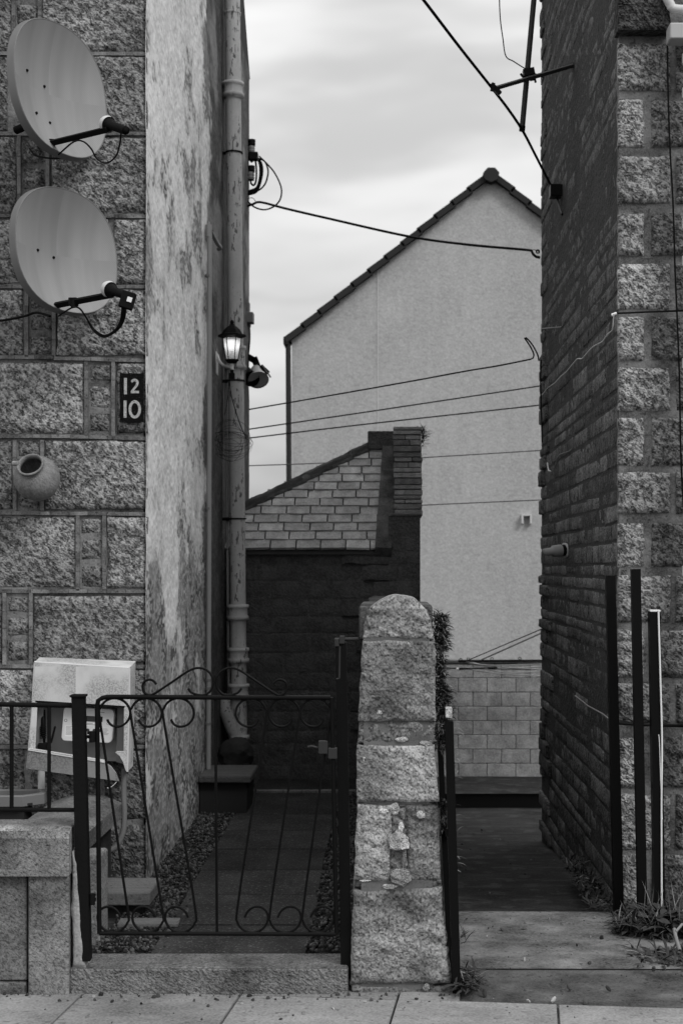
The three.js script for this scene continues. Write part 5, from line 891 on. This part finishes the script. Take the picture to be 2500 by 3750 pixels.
const fern = (label, x, y, Z, n, b, len, dry) => plant('fern_clump', label, at(x + 2, y, Z), [['fronds', tuft(n, b, len, 0.0042, { out: V(0.5, 0, 0.2), up: 0.9, droop: 0.9, spread: 1.3, seg: 3 }), M.leaf], ['dry_fronds', tuft(dry, b, len * 1.1, 0.0026, { out: V(0.5, -0.2, 0.6), up: 0.5, droop: 1.6, spread: 1 }), M.dry]]);
fern('topmost ferny clump growing from the side of the stone pier', 1608, 2318, 5.66, 620, V(0.022, 0.070, 0.03), 0.046, 40);
fern('ferny clump below the topmost one, level with the clothes dryer', 1606, 2448, 5.62, 420, V(0.016, 0.075, 0.03), 0.036, 50);
fern('widest ferny clump, resting on the head of the open metal gate', 1616, 2572, 5.58, 560, V(0.026, 0.062, 0.03), 0.044, 110);
fern('withered fern hanging between the pier and the open metal gate', 1608, 2675, 5.56, 320, V(0.020, 0.075, 0.02), 0.034, 120);
fern('small dark fern low down between the pier and the open metal gate', 1622, 2985, 5.56, 140, V(0.010, 0.06, 0.02), 0.03, 40);
plant('chimney_weed', 'spiky tuft sprouting at the top corner of the outhouse chimney', at(1545, 1600, 10.55), [['blades', tuft(90, V(0.012, 0.06, 0.03), 0.085, 0.004, { out: V(0.6, 0.1, 0), up: 0.7, droop: 0.5 }), M.leaf]]);
plant('chimney_weed', 'wisps of grass on the side of the outhouse chimney below the spiky tuft', at(1544, 1700, 10.5), [['blades', tuft(26, V(0.005, 0.18, 0.02), 0.06, 0.0025, { out: V(0.9, 0.1, 0), up: 0.3, droop: 0.8 }), M.leaf]]);
plant('wayside_weed', 'bushy dark weeds at the foot of the white-cabled post', at(2420, 3400, 6.45), [['leaves', tuft(380, V(0.16, 0.04, 0.16), 0.14, 0.007, { up: 1.2, droop: 1.3 }), M.leaf], ['pale_leaves', tuft(46, V(0.14, 0.03, 0.14), 0.12, 0.006, { up: 0.8, droop: 0.8 }), M.dry]]);
plant('wayside_weed', 'low spreading weeds on the apron in front of the tallest post', at(2325, 3385, 6.5), [['leaves', tuft(260, V(0.09, 0.02, 0.09), 0.10, 0.007, { up: 0.7, droop: 0.9 }), M.leaf], ['pale_leaves', tuft(26, V(0.09, 0.01, 0.08), 0.09, 0.005, { up: 0.6, droop: 0.8 }), M.dry]]);
plant('wayside_weed', 'dark weeds sprawling beside the dry stick over the apron edge', at(2470, 3520, 6.0), [['leaves', tuft(480, V(0.16, 0.02, 0.13), 0.09, 0.007, { up: 0.5, droop: 0.8 }), M.leaf], ['pale_leaves', tuft(20, V(0.14, 0.01, 0.1), 0.1, 0.003, { up: 0.5, droop: 0.8 }), M.dry]]);
plant('wayside_weed', 'dark weeds and litter at the foot of the open metal gate', at(1705, 3585, 5.55), [['leaves', tuft(320, V(0.05, 0.01, 0.12), 0.06, 0.006, { up: 0.5, droop: 0.8 }), M.leaf], ['dry_stems', tuft(20, V(0.05, 0.01, 0.12), 0.09, 0.0025, { up: 0.6, droop: 0.6 }), M.dry]]);
plant('wayside_weed', 'straggly stems beside the open metal gate at the apron edge', at(1690, 3440, 6.0), [['stems', tuft(30, V(0.02, 0.01, 0.06), 0.10, 0.003, { up: 1, droop: 0.6 }), M.leaf]]);
plant('wayside_weed', 'dark creeping weeds along the foot of the rubble wall', at(2140, 3230, 7.4), [['leaves', tuft(520, V(0.06, 0.01, 0.6), 0.06, 0.006, { up: 0.7, droop: 0.8 }), M.leaf], ['pale_leaves', tuft(30, V(0.06, 0.01, 0.5), 0.06, 0.004, { up: 0.5, droop: 0.6 }), M.dry]]);
plant('wayside_weed', 'grass blades standing out along the edge of the open metal gate', at(1668, 2760, 5.55), [['blades', tuft(14, V(0.004, 0.12, 0.02), 0.045, 0.002, { out: V(1, 0.2, 0.2), up: 0.3, droop: 1.0 }), M.dry]]);
plant('wayside_weed', 'grass blades curling from the lower edge of the open metal gate', at(1672, 3080, 5.55), [['blades', tuft(12, V(0.004, 0.14, 0.02), 0.05, 0.0025, { out: V(1, 0.2, 0.2), up: 0.3, droop: 1.2 }), M.dry]]);
plant('broad_leaf_weed', 'broad-leaved weed clump against the white downpipe side of the posts', at(2455, 3380, 6.4), [['leaves', tuft(170, V(0.13, 0.05, 0.12), 0.085, 0.022, { up: 0.9, droop: 1.0, seg: 3 }), M.leaf], ['stems', tuft(40, V(0.12, 0.02, 0.12), 0.20, 0.0022, { up: 2, droop: 0.4 }), M.dry]]);
plant('broad_leaf_weed', 'small broad-leaved weed at the crack in front of the leaning corner post', at(2300, 3400, 6.4), [['leaves', tuft(60, V(0.06, 0.015, 0.05), 0.055, 0.014, { up: 0.6, droop: 1.0, seg: 3 }), M.leaf], ['stems', tuft(14, V(0.06, 0.01, 0.05), 0.10, 0.0018, { up: 1.4, droop: 0.5 }), M.dry]]);
{ const G = thing('dry_stick', 'pale forked dry stick lying in the weeds', 'stick', at(2480, 3470, 6.0)); mesh('stick', inG(clean([tube([at(2467, 3402, 6.1), at(2472, 3430, 6.06), at(2480, 3458, 6.0), at(2488, 3482, 5.95)], 0.0085, false, 14, 7), tube([at(2472, 3412, 6.08), at(2484, 3398, 6.1), at(2496, 3384, 6.12)], 0.006, false, 10, 6)]), G), M.dry, G); }
{ // grit, dead leaves and scraps: too many and too small to count
  const g = new THREE.IcosahedronGeometry(1, 0), n = 620, im = shade(new THREE.InstancedMesh(g, std({ color: grey(1), roughness: 1 }), n)); im.name = 'litter'; im.userData = { kind: 'stuff', label: 'scattered grit and leaf scraps on the paving', category: 'litter' }; const o = new THREE.Object3D();
  for (let i = 0; i < n; i++) { let x, Z, y; const t = rnd(); if (t < 0.35) { x = rr(-1.6, 0.25); Z = rr(5.40, 5.475) - 0.04 * x * 0; Z = 5.46 - Math.pow(rnd(), 2) * 0.1; y = 0.003; } else if (t < 0.6) { x = rr(0.28, 1.3); Z = rr(5.35, 6.7); y = 0.002; } else if (t < 0.85) { const q = rr(6.9, 11.4); x = rr(0.3, 1.08); Z = q; y = -0.03 - (q - 6.79) / 6.76 * 0.61; } else { x = rr(-1.6, 1.2); Z = rr(5.0, 5.4); y = 0.003; }
    o.position.set(x, y, -Z); o.rotation.set(rr(0, 6), rr(0, 6), rr(0, 6)); const s = 0.0010 + Math.pow(rnd(), 5) * 0.010; o.scale.set(s * rr(0.8, 2), s * 0.6, s); o.updateMatrix(); im.setMatrixAt(i, o.matrix); im.setColorAt(i, grey(rnd() < 0.2 ? rr(0.12, 0.4) : rr(0.02, 0.08))); } scene.add(im); }

scene.traverse((o) => { if (o.isMesh) { o.castShadow = true; o.receiveShadow = true; } });
renderer.render(scene, camera);
